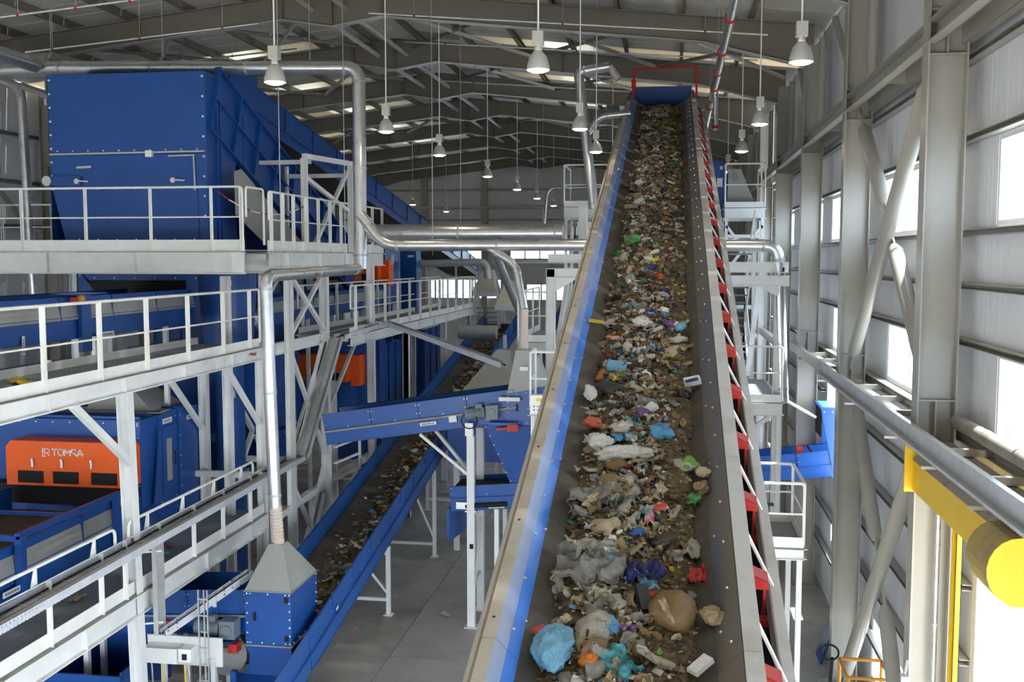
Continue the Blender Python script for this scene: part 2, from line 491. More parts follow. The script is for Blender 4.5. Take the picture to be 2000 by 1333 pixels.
# ---- roof: sheets with one skylight sheet in each bay, purlins
ceil = thing('ceiling', (RIDGE, 30, ztop(RIDGE)), 'pitched sheet roof on grey steel rafters', None, None, 'structure')
for side in (0, 1):
    xe = WR + .1 if side else WL - .1
    sd = 1 if side else -1
    proto = {}
    def strip(name, mat, xa, xb, y):
        za = 14.97 - .11 * abs(xa - RIDGE); zb = 14.97 - .11 * abs(xb - RIDGE)
        if (name, xa) in proto:
            o, yb = proto[(name, xa)]; inst(o, name, ORG[ceil.name] + V((0, y - yb, 0)), ceil); return
        m = MB().hexa([(xa, y + .005, za), (xb, y + .005, zb), (xb, y + .995, zb), (xa, y + .995, za), (xa, y + .005, za + .06), (xb, y + .005, zb + .06), (xb, y + .995, zb + .06), (xa, y + .995, za + .06)])
        proto[(name, xa)] = (m.build(name, mat, ceil), y)
    for k in range(75):
        y = Y0 + k
        if y + 1 > Y1 + .9: break
        if (k % 6 == 2) and y > 30:
            strip('roof_sheet', ROOFP, RIDGE, RIDGE + sd * .8, y); strip('skylight_sheet', SKYL, RIDGE + sd * .8, RIDGE + sd * 6.2, y); strip('roof_sheet', ROOFP, RIDGE + sd * 6.2, xe, y)
        else: strip('roof_sheet', ROOFP, RIDGE, xe, y)
for k in range(1, 8):
    for sg in (-1, 1):
        x = RIDGE + sg * (1.6 * k - .9)
        if x > WR or x < WL: continue
        zz = ztop(x) + .02
        MB().channel((x, Y0, zz + .1), (x, Y1, zz + .1), .2, .08, sg, .012).build('purlin', ROOFST, ceil)
# ---- steel frames: columns right and left, rafters
def column(x, y, sx, label):
    c = thing('steel_column', (x, y, 0), label, 'column', 'grey steel columns along the walls')
    zt = 13.3
    MB().box(min(x, x + sx * .02), max(x, x + sx * .02), y - .15, y + .15, .03, zt - .6).build('flange', GSTEEL, c)
    xo = x + sx * .45
    MB().box(min(xo, xo + sx * .02), max(xo, xo + sx * .02), y - .15, y + .15, .03, zt).build('flange', GSTEEL, c)
    MB().box(min(x + sx * .02, xo), max(x + sx * .02, xo), y - .008, y + .008, .03, zt - .3).build('web', GSTEEL, c)
    for z in (6.22, 5.55, 10.45, 10.98):
        m = MB()
        m.box(min(x + sx * .02, xo), max(x + sx * .02, xo), y - .14, y - .008, z, z + .016)
        m.box(min(x + sx * .02, xo), max(x + sx * .02, xo), y + .008, y + .14, z, z + .016)
        m.build('stiffener', GSTEEL, c)
    xm = x + sx * .23
    for z0, z1 in ((10.46, 10.98), (5.56, 6.22)):
        MB().box(xm - .008, xm + .008, y - .13, y - .008, z0 + .016, z1).build('stiffener', GSTEEL, c)
    MB().box(min(x - sx * .08, xo + sx * .1), max(x - sx * .08, xo + sx * .1), y - .25, y + .25, 0, .03).build('base_plate', GSTEEL, c)
    return c
ORD = ['nearest', 'second', 'third', 'fourth', 'fifth', 'sixth', 'seventh', 'eighth', 'ninth', 'tenth', 'eleventh', 'twelfth']
for i, y in enumerate(FRAMES[2:]):
    lab = {0: 'grey steel column beside the yellow door header', 1: 'grey steel column behind the crossed tube braces'}.get(i, ORD[i] + ' grey steel column from the yellow door, right wall')
    column(RX, y, 1, lab)
for i, y in enumerate(FRAMES[4:]):
    column(LX, y, -1, ORD[i] + ' grey steel column of the dim left wall, counting away')
def rafter(y, label):
    r = thing('roof_rafter', (RIDGE, y, 13.8), label, 'rafter', 'grey steel rafters under the roof')
    for sg in (-1, 1):
        e = RX + .22 if sg > 0 else LX - .22
        def X(d): return RIDGE + sg * d
        L = abs(e - RIDGE)
        bot = [(0, 13.80), (1.3, 14.01), (9.2, 13.13), (L - .2, 12.5)]
        top = [(0, 14.75), (L, ztop(e))]
        # web as one polygon, flanges as plates along it
        poly = [(X(d), y - .006, z) for d, z in bot] + [(X(L), y - .006, 12.5), (X(L), y - .006, top[1][1]), (X(0), y - .006, top[0][1])]
        MB().prism(poly, (0, .012, 0)).build('web', ROOFST, r)
        m = MB()
        for (d0, z0), (d1, z1) in zip(bot, bot[1:]):
            m.bar((X(d0), y, z0), (X(d1), y, z1), .24, .022)
        m.build('lower_flange', ROOFLIT, r)
        MB().bar((X(0), y, 14.74), (X(L), y, top[1][1] - .01), .24, .022).build('upper_flange', ROOFST, r)
        for d in (1.3, 5.2, 9.2):
            zb = 14.15 - .11 * d if d < 9 else 13.13
            MB().box(X(d) - .008, X(d) + .008, y - .11, y - .006, zb + .03, ztop(X(d)) - .03).build('stiffener', ROOFST, r)
    MB().box(RIDGE - .02, RIDGE + .02, y - .12, y + .12, 13.82, 14.74).build('ridge_plate', ROOFST, r)
    return r
for i, y in enumerate(FRAMES[3:]):
    rafter(y, ORD[i] + ' grey steel roof rafter, counting from the camera')
# roof bracing tubes
for (a, b) in ((25.4, 31.4), (31.4, 37.4), (43.4, 49.4)):
    for k in range(3):
        for sg in (-1, 1):
            x0 = RIDGE + sg * (.6 + 3.7 * k); x1 = RIDGE + sg * (4.3 + 3.7 * k)
            z0 = ztop(x0) - .22; z1 = ztop(x1) - .22
            if k < 2 or b < 35:
                MB().tube([(x0, a + .1, z0), (x1, b - .1, z1)], .06, 8).build('brace_tube', ROOFLIT, ceil, True)
                MB().tube([(x1, a + .1, z1), (x0, b - .1, z0)], .055, 8).build('brace_tube', ROOFST, ceil, True)
# strut tubes between the ridges (pairs seen at the ridge)
for (a, b) in zip(FRAMES[3:-1], FRAMES[4:]):
    for x in (RIDGE + .35, RIDGE - .55):
        MB().tube([(x, a, 14.25), (x, b, 14.25)], .07, 8).build('ridge_tube', ROOFLIT, ceil, True)

# ================================================================ LAMPS
LAMPS = {}
def lamp(x, y, label):
    z = 10.62
    if x in LAMPS:
        c = copy_tree(LAMPS[x], (x, y, z)); c['label'] = label
        return c
    l = thing('high_bay_lamp', (x, y, z), label, 'lamp', 'bell lamps hanging from the roof')
    sh_ = MB().lathe([(.16, .0), (.165, .02), (.155, .08), (.12, .19), (.07, .25), (.055, .27)], (x, y, z), 20).build('lamp_shade', LAMPM, l, True)
    MB().tube([(x, y, z - .03), (x, y, z - .015), (x, y, z + .02)], [.08, .125, .15], 20).build('diffuser', LAMPG, sh_, True)
    MB().cyl((x, y, z + .26), (x, y, z + .34), .05, 14).build('neck', GALVD, l, True)
    MB().box(x - .075, x + .075, y - .075, y + .075, z + .34, z + .53).build('ballast_box', LAMPM, l)
    MB().cyl((x, y, z + .53), (x, y, 14.97 - .11 * abs(x - RIDGE)), .013, 8).build('hanging_rod', WHITE, l)
    LAMPS[x] = l
    return l
rows = [(-5.9, [14.9, 21.0, 26.0, 33.0, 39.5, 45.5, 52.0], 'over the left walkways'), (-1.87, [14.5, 21.2, 25.8, 33.0], 'left of the loaded belt'),
        (1.7, [14.46, 20.97, 26.2, 32.4], 'near the right wall'), (-12.7, [49.9, 57.6], 'far back left')]
for x, yy, w in rows:
    for i, y in enumerate(yy):
        lamp(x, y, '%s lit bell lamp of the row %s' % (ORD[i], w))

# ================================================================ SPRINKLER PIPES
def pipe(name, pts, r, mat, label, cat='pipe', clamps=(), group=None, rad=.15, hang=True):
    pp = bend(pts, rad)
    t = thing(name, V(pts[0]), label, cat, group)
    MB().tube(pp, r, 10).build('pipe_run', mat, t, True)
    m = None
    for c in clamps:
        a, b, f = c
        p = V(pts[a]).lerp(V(pts[b]), f); d = (V(pts[b]) - V(pts[a])).normalized()
        cl_ = MB().ring(p, d, r * 1.25, max(.05, r)).build('pipe_clamp', RED, t, True)
        if hang: MB().cyl(p, (p.x, p.y, max(p.z + .1, 14.97 - .11 * abs(p.x - RIDGE))), .006, 6).build('hanger_rod', GALVD, cl_)
    return t
pipe('sprinkler_main', [P(1440, -20, Y=17.5), P(1385, 215, Y=29.5), P(1375, 262, Y=31)], .085, GALV, 'fat silver sprinkler main with red clamps above the belt', clamps=[(0, 1, f) for f in (.15, .38, .56, .72, .85, .95)])
pipe('sprinkler_pipe', [P(1398, 165, Y=27), P(1397, 255, Y=27)], .07, GALV, 'short silver drop pipe with red ends beside the belt head', clamps=[(0, 1, .08), (0, 1, .93)])
for i, (a, b, w) in enumerate([((720, 26, 23.6), (1500, 68, 23.6), 'first across the right roof slope'), ((790, 82, 29.6), (1480, 118, 29.6), 'second across the right roof slope'),
                               ((860, 158, 35.6), (1420, 190, 35.6), 'third across the right roof slope'), ((0, 34, 17.4), (300, -5, 17.4), 'topmost across the left roof slope'),
                               ((50, 102, 21.0), (505, 46, 21.0), 'crossing the roof above the blue hopper'), ((330, 124, 27.0), (580, 95, 27.0), 'behind the lamp on the left')]):
    pipe('sprinkler_branch', [P(a[0], a[1], Y=a[2]), P(b[0], b[1], Y=b[2])], .022, GALV, 'thin silver sprinkler branch ' + w, clamps=[(0, 1, f) for f in (.12, .5, .85)], group='thin sprinkler branches under the roof')
# ================================================================ THE LOADED BELT CONVEYOR
TH = math.atan(.312)
CX = -.315
class Frame:
    """local frame of an inclined conveyor: u along, v to the right, w normal to the belt"""
    def __init__(s, p, q):
        s.p = V(p); q = V(q); s.L = (q - s.p).length
        s.t = (q - s.p).normalized(); s.s = s.t.cross(UP).normalized(); s.n = s.s.cross(s.t)
    def __call__(s, u, v, w): return s.p + s.t * u + s.s * v + s.n * w
    def ob(s, m, u0, u1, v0, v1, w0, w1):
        return m.hexa([s(u0, v0, w0), s(u1, v0, w0), s(u1, v1, w0), s(u0, v1, w0), s(u0, v0, w1), s(u1, v0, w1), s(u1, v1, w1), s(u0, v1, w1)])
ZC = lambda y: 5.25 + .312 * (y - 6.4)
A = Frame((CX, -1.0, ZC(-1.0)), (CX, 30.2, ZC(30.2)))
conv = thing('belt_conveyor', A(0, 0, -.5), 'long steep belt conveyor heaped with mixed waste, blue skirts', 'conveyor')
def section(name, prof, mat, u0, u1, thick=.012, seg=1, bottom=None):
    """sheet swept along the belt: prof is a list of (v, w)"""
    m = MB()
    for (v0, w0), (v1, w1) in zip(prof, prof[1:]):
        d = V((v1 - v0, w1 - w0)); nn = V((-d.y, d.x)).normalized() * thick
        m.hexa([A(u0, v0, w0), A(u1, v0, w0), A(u1, v1, w1), A(u0, v1, w1), A(u0, v0 - nn.x, w0 - nn.y), A(u1, v0 - nn.x, w0 - nn.y), A(u1, v1 - nn.x, w1 - nn.y), A(u0, v1 - nn.x, w1 - nn.y)])
    return m.build(name, mat, conv)
LA = A.L
section('belt', [(-.74, -.16), (-.6, -.22), (-.42, -.31), (.42, -.31), (.6, -.22), (.74, -.16)], BELT, 0, LA)
SKIRTR = pbr('skirt_grey_dusty', (88, 96, 116), .5, c2=(112, 102, 88), scale=3.0, amount=.46, stretch=(1, .12, .12))
BLUEP = pbr('skirt_blue_dust_sheen', (136, 160, 212), .3, c2=(176, 182, 200), scale=3.0, amount=.5, stretch=(1, .12, .12))  # upper skirt: dust plus window sheen painted into the colour
npan = 12
for k in range(npan):
    a = LA * k / npan + .004; b = LA * (k + 1) / npan - .004
    for sg in (-1, 1):
        if sg < 0:
            section('skirt_sheen_strip', [(-.85, -.002), (-.775, -.095)], BLUEP, a, b); section('skirt_plate', [(-.775, -.097), (-.655, -.225)], BLUES, a, b)
        else: section('skirt_plate', [(.83, -.002), (.665, -.21)], SKIRTR, a, b)
CAPL = pbr('cap_dusty', (196, 188, 172), .6, c2=(172, 158, 132), scale=2.0, amount=.6)
CAPR = pbr('cap_grey', (208, 206, 202), .45, c2=(186, 180, 168), scale=2.0, amount=.6)
LIP = pbr('lip_dusty', (150, 130, 100), .7, c2=(122, 102, 76), scale=3, amount=.5)
bm = MB()
for k in range(npan):
    a = LA * k / npan + .004; b = LA * (k + 1) / npan - .004
    for sg, mt in ((-1, CAPL), (1, CAPR)):
        section('cap_plate', [(sg * .945, 0), (sg * (.85 if sg < 0 else .83), 0)], mt, a, b)
        if sg < 0: section('lip_plate', [(-.985, -.07), (-.945, 0)], LIP, a, b)
        else: section('lip_plate', [(.95, -.12), (.945, 0)], CAPR, a, b)
for k in range(int(LA / .62)):
    u = .3 + k * .62
    for sg in (-1, 1):
        bm.bolt(A(u, sg * .76, -.07), A.n + A.s * -sg, .014)
        if k % 2: bm.bolt(A(u + .2, sg * .7, -.15), A.n + A.s * -sg, .014)
bm.build('bolts', GALV, conv, kind='stuff')
hm = MB()
for k in range(int(LA / 1.3)):
    hm.tube([A(.6 + 1.3 * k, -.9, .001), A(.6 + 1.3 * k, -.9, .003)], .012, 8); hm.tube([A(.4 + 1.3 * k, .9, .001), A(.4 + 1.3 * k, .9, .003)], .009, 8)
hm.build('bolt_holes', INK, conv, kind='stuff')
for sg in (-1, 1):
    m = MB(); m.channel(A(0, sg * 1.12 - (sg < 0) * -.1, -.52), A(LA, sg * 1.12 - (sg < 0) * -.1, -.52), .25, .09, sg, .01, A.n)
    m.build('stringer', CAPR, conv)
    m = MB(); A.ob(m, 0, LA, sg * 1.16 - .035 + (sg < 0) * .12, sg * 1.16 + .045 + (sg < 0) * .12, -.40, -.385); m.build('stringer_edge', CAPR, conv)
# idler sets
idp = None
k = 0
u = 1.2
while u < LA - .6:
    m = MB(); A.ob(m, u - .04, u + .04, -1.0, 1.1, -.60, -.55); m.build('idler_beam', RED, conv)
    for sg, e in ((-1, 1.0), (1, 1.09)):
        m = MB(); i_ = sg * .965; o_ = sg * e
        for uu in (u - .02, u + .10):
            m.hexa([A(uu, i_, -.27), A(uu + .014, i_, -.27), A(uu + .014, o_, -.27), A(uu, o_, -.27), A(uu, i_, -.14), A(uu + .014, i_, -.14), A(uu + .014, o_, -.2), A(uu, o_, -.2)])
        m.hexa([A(u - .02, i_, -.15), A(u + .114, i_, -.15), A(u + .114, o_, -.21), A(u - .02, o_, -.21), A(u - .02, i_, -.135), A(u + .114, i_, -.135), A(u + .114, o_, -.195), A(u - .02, o_, -.195)])
        A.ob(m, u + .03, u + .06, o_ - .02 * sg - .012, o_ - .02 * sg + .012, -.56, -.2)
        m.build('idler_bracket', RED, conv)
        MB().cyl(A(u + .05, sg * .44, -.385), A(u + .05, sg * .95, -.17), .06, 10).build('idler_roller', BLACK, conv, True)
        MB().bar(A(u + .45, sg * .95, -.06), A(u + .2, sg * (1.15 if sg > 0 else 1.0), -.39), .02, .02).build('stay_rod', WHITE, conv)
    MB().cyl(A(u + .05, -.40, -.39), A(u + .05, .40, -.39), .06, 10).build('idler_roller', BLACK, conv, True)
    u += 1.155
m = MB(); A.ob(m, 0, LA, .8, 1.14, -.66, -.645); m.build('gap_shade_sheet', BLACK, conv)  # added black sheet, paints the shade in the gap beside the idlers
# return belt, support trestles
m = MB(); A.ob(m, 0, LA, -.6, .6, -.78, -.76); m.build('return_belt', BELT, conv)
for u in (7, 14.5, 21.5, 28.5):
    b = A(u, 0, -.62)
    for sg in (-1, 1):
        MB().bar((CX + sg * .98, b.y, 0), (CX + sg * .98, b.y, b.z), .14, .14).build('leg', WSTEEL, conv)
    MB().bar((CX - .98, b.y, b.z - .12), (CX + .98, b.y, b.z - .12), .12, .12).build('cross_beam', WSTEEL, conv)
    MB().bar((CX - .95, b.y, .3), (CX + .95, b.y, b.z - .4), .07, .07).build('brace', WSTEEL, conv)
# head box in blue, closed at the far end
hb = MB()
A.ob(hb, LA - .9, LA + .5, -.92, -.86, -.4, .03); A.ob(hb, LA - .9, LA + .5, .86, .92, -.4, .03); A.ob(hb, LA + .44, LA + .5, -.86, .86, -.6, .16)
hb.build('head_box', BLUE, conv)
MB().cyl(A(LA + .1, -.66, -.5), A(LA + .1, .66, -.5), .2, 16).build('head_pulley', BLACK, conv, True)
mt = MB(); mt.cyl(A(LA - 1.3, -1.15, -.2), A(LA - 1.3, -1.45, -.2), .14, 14); mt.cyl(A(LA - 1.3, -1.45, -.2), A(LA - 1.3, -1.5, -.2), .15, 14)
mt.build('drive_motor', MOTOR, conv, True)
m = MB(); m.box(-1.75, -1.3, A(LA - 1.3, 0, 0).y - .1, A(LA - 1.3, 0, 0).y + .1, A(LA - 1.3, 0, -.45).z, A(LA - 1.3, 0, -.4).z); m.build('motor_bracket', RED, conv)
# red pipe gate over the head
y = 29.6; zt = P(1237, 135, Y=y).z; x0 = P(1238, 135, Y=y).x; x1 = P(1361, 132, Y=y).x
gate = thing('pipe_gate', (x0, y, ZC(y)), 'thin red pipe frame standing over the belt head', 'pipe frame')
MB().tube([(x0, y, ZC(y) - .02), (x0, y, zt), (x1, y, zt + .03), (x1, y, ZC(y) - .02)], .036, 10).build('pipe_run', PIPER, gate)
MB().box(x0 - .06, x0 + .06, y - .06, y + .06, zt - .5, zt - .36).build('valve', PIPER, gate)
MB().cyl((x0, y, zt - .34), (x0, y, zt - .3), .05, 10).build('valve_flange', PIPER, gate)

# ================================================================ THE WASTE ON IT
def nz(x, y, z=0.0, s=1.0): return mnoise.noise(V((x * s, y * s, z)))
def heap(u, v):
    """height of the waste above the belt, in the conveyor frame"""
    e = max(0.0, 1 - (abs(v - .03 - .05 * nz(u, 3.3, 1, .8)) / .60) ** 2.6)
    h = .06 + .09 * e + .05 * nz(u, v, 0, 1.7) * e + .03 * nz(u, v, 4, 5.0) * e
    return -.31 + h * min(1, e * 2.2) if e > 0 else -.33
SOIL = pbr('waste_soil', (74, 60, 38), .9, c2=(128, 108, 74), scale=16, amount=.56, bump=.6, bscale=45)
u0h, u1h = 2.0, LA - .9
NU, NV = 560, 30
m = MB()
for i in range(NU + 1):
    u = u0h + (u1h - u0h) * i / NU
    for j in range(NV + 1):
        v = -.60 + 1.22 * j / NV
        m.v.append(A(u, v, heap(u, v)))
m.f = [[i * (NV + 1) + j, (i + 1) * (NV + 1) + j, (i + 1) * (NV + 1) + j + 1, i * (NV + 1) + j + 1] for i in range(NU) for j in range(NV)]
m.m = [0] * len(m.f)
soil = m.build('waste_bed', SOIL, None, True)
tag(soil, 'brown crumbly bed of fine mixed waste along the loaded belt', 'waste', None, 'stuff')
# palette of the waste
PAL = {
 'white': [(222, 219, 212), (196, 190, 178), (172, 165, 150)], 'cream': [(190, 172, 138), (162, 142, 106)], 'brown': [(122, 96, 62), (94, 72, 46), (142, 116, 82)],
 'grey': [(150, 146, 138), (120, 116, 110)], 'dark': [(44, 44, 50), (60, 54, 48)], 'blue': [(84, 150, 196), (50, 100, 170), (120, 178, 210)],
 'navy': [(34, 42, 110)], 'green': [(70, 140, 72), (104, 150, 60), (28, 104, 84)], 'red': [(178, 42, 40), (210, 70, 50)], 'orange': [(206, 120, 46), (196, 92, 62)],
 'yellow': [(214, 190, 60)], 'pink': [(214, 150, 150)], 'teal': [(70, 158, 170)], 'purple': [(112, 70, 140)]}
MATS = {}
def wm(c, i=0, alpha=None):
    key = (c, i, alpha)
    if key not in MATS:
        MATS[key] = film('film_%s' % c, PAL[c][i], alpha) if alpha else pbr('waste_%s_%d' % (c, i), PAL[c][i], .55, c2=tuple(int(.5 * q + .5 * w) for q, w in zip(PAL[c][i], (96, 80, 56))), scale=14, amount=.56)
    return MATS[key]
PICK = ['white'] * 9 + ['cream'] * 8 + ['brown'] * 9 + ['grey'] * 6 + ['dark'] * 4 + ['blue'] * 2 + ['green'] * 2 + ['red'] * 1 + ['orange'] * 2 + ['yellow', 'teal', 'pink', 'purple', 'navy']
# small fragments: one mesh, several materials
KEYS = [(c, i) for c in PAL for i in range(len(PAL[c]))]
KIDX = {k_: i for i, k_ in enumerate(KEYS)}
DULL = ['brown'] * 10 + ['cream'] * 4 + ['dark'] * 5 + ['grey'] * 2 + ['green'] * 1
PALE = ['white'] * 12 + ['cream'] * 6 + ['grey'] * 6 + ['brown'] * 5 + ['dark'] * 3
BRIGHT = ['blue', 'green', 'red', 'orange', 'yellow', 'teal', 'pink', 'purple', 'navy', 'blue']
def tint(u, v):
    if random.random() < .085: c = random.choice(BRIGHT)
    elif random.random() < max(.12, min(.9, .42 + v * .95 + .35 * nz(u, v * 2, 11, .9))): c = random.choice(DULL)
    else: c = random.choice(PALE)
    return c, random.randrange(len(PAL[c]))
def fragments(frame, hf, n, u0, u1, vspan, size, name, label, parent=None, dens=None, v0=.02):
    m = MB()
    for _ in range(n):
        u = u0 + (u1 - u0) * random.random() ** (1.3 if dens else 1.0); v = random.gauss(v0, vspan * .55)
        if abs(v) > vspan: continue
        k_ = tint(u, v); m.cur = KIDX[k_]
        r_ = random.random()
        s_ = size * (random.uniform(.35, .8) if r_ < .62 else random.uniform(.8, 1.7))
        if k_[0] in DULL and k_[0] != 'cream' and v > .1: s_ *= .7
        p = frame(u, v, hf(u, v) + s_ * .12)
        a = V((random.gauss(0, 1), random.gauss(0, 1), random.gauss(0, .5))).normalized() * s_
        b = a.cross(V((random.gauss(0, .5), random.gauss(0, .5), random.gauss(0, 1)))).normalized() * s_ * random.uniform(.35, .95)
        d = a.cross(b).normalized() * s_ * random.uniform(.12, .4)
        if d.dot(frame.n) < 0: d = -d
        q = [p + a, p + (a + b) * .55 + d * .5, p + b - d * .2, p - a * .6 + b * .4 + d * .3, p - a * random.uniform(.6, 1), p - b * random.uniform(.6, 1) + d * random.uniform(-.5, .5), p + d]
        m._add(q, [(0, 1, 6), (1, 2, 6), (2, 3, 6), (3, 4, 6), (4, 5, 6), (5, 0, 6), (5, 4, 3, 2, 1, 0)])
    o = m.build(name, [wm(c, i) for c, i in KEYS], parent)
    if parent is None: tag(o, label, 'waste', None, 'stuff')
    return o
fragments(A, heap, 15000, 2.0, LA - .9, .60, .036, 'waste_scraps', 'countless small scraps of waste strewn over the loaded belt', dens=1)
# mid-sized lumps, still too many to count
def lumps(frame, hf, n, u0, u1, vspan, size, name, label, v0=-.03):
    import bmesh
    bmm = bmesh.new(); bmesh.ops.create_icosphere(bmm, subdivisions=2, radius=1.0)
    bv = [v.co.copy() for v in bmm.verts]; bf = [[v.index for v in f.verts] for f in bmm.faces]; bmm.free()
    var = []
    for k in range(14):
        o_ = V((k * 7.3, k * 1.9, k)); w = []
        for d in bv:
            f = 1 + .6 * mnoise.noise(d * 1.5 + o_) + .9 * (.35 - abs(mnoise.noise(d * 3.0 + o_)))
            w.append(V((d.x * f, d.y * f * random.uniform(.98, 1.02), d.z * f * .42)))
        var.append(w)
    gn = 6; gf = [[i * (gn + 1) + j, (i + 1) * (gn + 1) + j, (i + 1) * (gn + 1) + j + 1, i * (gn + 1) + j + 1] for i in range(gn) for j in range(gn)]
    var2 = []
    for k in range(16):
        o_ = V((k * 5.1, k * 2.3, k * 1.7)); w = []
        for i in range(gn + 1):
            for j in range(gn + 1):
                q = V((-1 + 2 * i / gn, -1 + 2 * j / gn, 0))
                w.append(V((q.x + .55 * mnoise.noise(q * 1.1 + o_), q.y * .8 + .55 * mnoise.noise(q * 1.1 - o_), .25 + .8 * mnoise.noise(q * 1.2 + o_ * 2) + .9 * (.25 - abs(mnoise.noise(q * 2.3 + o_))))))
        var2.append(w)
    m = MB()
    for _ in range(n):
        u = u0 + (u1 - u0) * random.random() ** 1.2; v = random.gauss(v0, vspan * .5)
        if abs(v) > vspan: continue
        k_ = tint(u, v); m.cur = KIDX[k_]
        paper = random.random() < .62
        s_ = size * (random.uniform(.5, 1.45) if paper else random.uniform(.4, .9)); w = random.choice(var2 if paper else var)
        a = random.uniform(0, 6.28); ca, sa = math.cos(a), math.sin(a); asp = random.uniform(.45, 1)
        tl = V((random.gauss(0, .3), random.gauss(0, .3), 1)).normalized()
        X_ = (frame.s * ca + frame.t * sa); Y_ = (frame.t * ca - frame.s * sa); N_ = (frame.n * tl.z + frame.s * tl.x + frame.t * tl.y).normalized()
        X_ = (X_ - N_ * X_.dot(N_)).normalized(); Y_ = N_.cross(X_)
        p = frame(u, v, hf(u, v) + s_ * .1)
        m._add([p + X_ * (q.x * s_) + Y_ * (q.y * s_ * asp) + N_ * (q.z * s_) for q in w], gf if paper else bf)
    return tag(m.build(name, [wm(c, i) for c, i in KEYS], None), label, 'waste', None, 'stuff')
lumps(A, heap, 2600, 2.2, LA - .95, .56, .055, 'waste_clumps', 'mass of crumpled paper, film and card heaped on the loaded belt')

# larger pieces: shared crumpled shapes
def crumple(seed, flat=.5, sub=4, amp=.38):
    import bmesh
    bmm = bmesh.new(); bmesh.ops.create_icosphere(bmm, subdivisions=sub, radius=1.0)
    o_ = V((seed * 3.1, seed, seed * 1.7))
    for v in bmm.verts:
        d = v.co.normalized()
        f = 1 + amp * 1.1 * mnoise.noise(d * 1.3 + o_)
        f += amp * .9 * (.3 - abs(mnoise.noise(d * 2.6 + o_))) + amp * .45 * (.3 - abs(mnoise.noise(d * 5.5 + o_))) + amp * .2 * mnoise.noise(d * 11 + o_)
        v.co = d * f; v.co.z *= flat
    me = bpy.data.meshes.new('crumpled'); bmm.to_mesh(me); bmm.free(); return me
def sheet(seed, n=16, amp=.3, asp=.7, curl=.4):
    m = MB()
    for i in range(n + 1):
        for j in range(n + 1):
            x = -1 + 2 * i / n; y = (-1 + 2 * j / n) * asp
            z = amp * mnoise.noise(V((x * 1.3 + seed, y * 1.3, seed))) + amp * 1.3 * (.25 - abs(mnoise.noise(V((x * 2.6 + seed, y * 2.6, seed * 2))))) + amp * .5 * (.25 - abs(mnoise.noise(V((x * 6 + seed, y * 6, seed * 3))))) + curl * (x * x) * .4
            x += .4 * mnoise.noise(V((x * 1.6, y * 1.6, seed + 5))); y += .4 * mnoise.noise(V((x * 1.6, y * 1.6, seed + 9)))
            m.v.append(V((x, y, z)))
    m.f = [[i * (n + 1) + j, (i + 1) * (n + 1) + j, (i + 1) * (n + 1) + j + 1, i * (n + 1) + j + 1] for i in range(n) for j in range(n)]
    b = len(m.v)
    nn = n + 1
    low = [v + V((0, 0, -.03)) for v in m.v]
    m.v += low
    m.f += [[q + b for q in f][::-1] for f in m.f]
    edge = [(i * nn, (i + 1) * nn) for i in range(n)] + [((i + 1) * nn + n, i * nn + n) for i in range(n)] + [(j + 1, j) for j in range(n)] + [(n * nn + j, n * nn + j + 1) for j in range(n)]
    m.f += [[p, q, q + b, p + b] for p, q in edge]
    m.m = [0] * len(m.f)
    return m.mesh('torn_sheet', [], V((0, 0, 0)))
def bottle():
    return MB().lathe([(.001, -1), (.3, -1), (.33, -.92), (.33, .3), (.28, .45), (.12, .7), (.11, .9), (.13, .9), (.13, 1.0), (.001, 1.0)], (0, 0, 0), 14, V((1, 0, 0))).mesh('bottle', [])
def carton():
    return MB().hexa([(-1, -.5, -.4), (1, -.55, -.35), (.95, .5, -.4), (-1, .5, -.35), (-.97, -.48, .4), (1, -.45, .36), (.98, .52, .4), (-.95, .5, .42)]).mesh('carton', [])
SH = [crumple(i + 1, .5 + .1 * (i % 3), 4, .5) for i in range(6)]
SHT = [sheet(i * 2.7 + 1, 16, .45, .6 + .1 * (i % 3)) for i in range(6)]
BOT = bottle(); CAR = carton()
SACK = crumple(22, .75, 4, .14); BAGS = [crumple(25, .6, 4, .42), crumple(27, .6, 4, .38)]
SHS = [crumple(i + 11, .5, 3, .5) for i in range(6)]; SHTS = [sheet(i * 1.9 + 30, 9, .45, .7) for i in range(6)]
MC = {}
def with_mat(me, mat, smooth):
    key = (me.name, mat.name)
    if key not in MC:
        c = me.copy(); c.materials.clear(); c.materials.append(mat)
        c.polygons.foreach_set('use_smooth', [smooth] * len(c.polygons)); c.update(); MC[key] = c
    return MC[key]
def place(name, me, mat, pos, size, frame, label, cat, group=None, rz=None, tilt=.35, asp=(1, 1, 1), smooth=True):
    from mathutils import Matrix
    o = bpy.data.objects.new(name, with_mat(me, mat, smooth)); COL.objects.link(o)
    B = Matrix((frame.s, frame.t, frame.n)).transposed().to_4x4()
    rz = random.uniform(0, 6.28) if rz is None else rz
    R_ = Matrix.Rotation(random.uniform(-tilt, tilt), 4, 'X') @ Matrix.Rotation(random.uniform(-tilt, tilt), 4, 'Y') @ Matrix.Rotation(rz, 4, 'Z')
    S_ = Matrix.Diagonal((size * asp[0], size * asp[1], size * asp[2], 1))
    o.matrix_world = Matrix.Translation(pos) @ B @ R_ @ S_
    return tag(o, label, cat, group)
def on_belt(px, py, h=-.14):
    """point on the waste seen at a photograph pixel"""
    d = ray(px, py); q = A(0, 0, h)
    t = (q - CAM).dot(A.n) / d.dot(A.n)
    return CAM + d * t
G = 'larger pieces of waste on the loaded belt'
def big(name, me, c, px, py, wpx, label, cat, i=0, alpha=None, rz=None, asp=(1, 1, 1), h=-.14, tilt=.2, smooth=True):
    p = on_belt(px, py, h)
    size = wpx / 2000.0 * (p - CAM).length / 2
    return place(name, me, wm(c, i, alpha), p, size, A, label, cat, None, rz, tilt, asp, smooth)
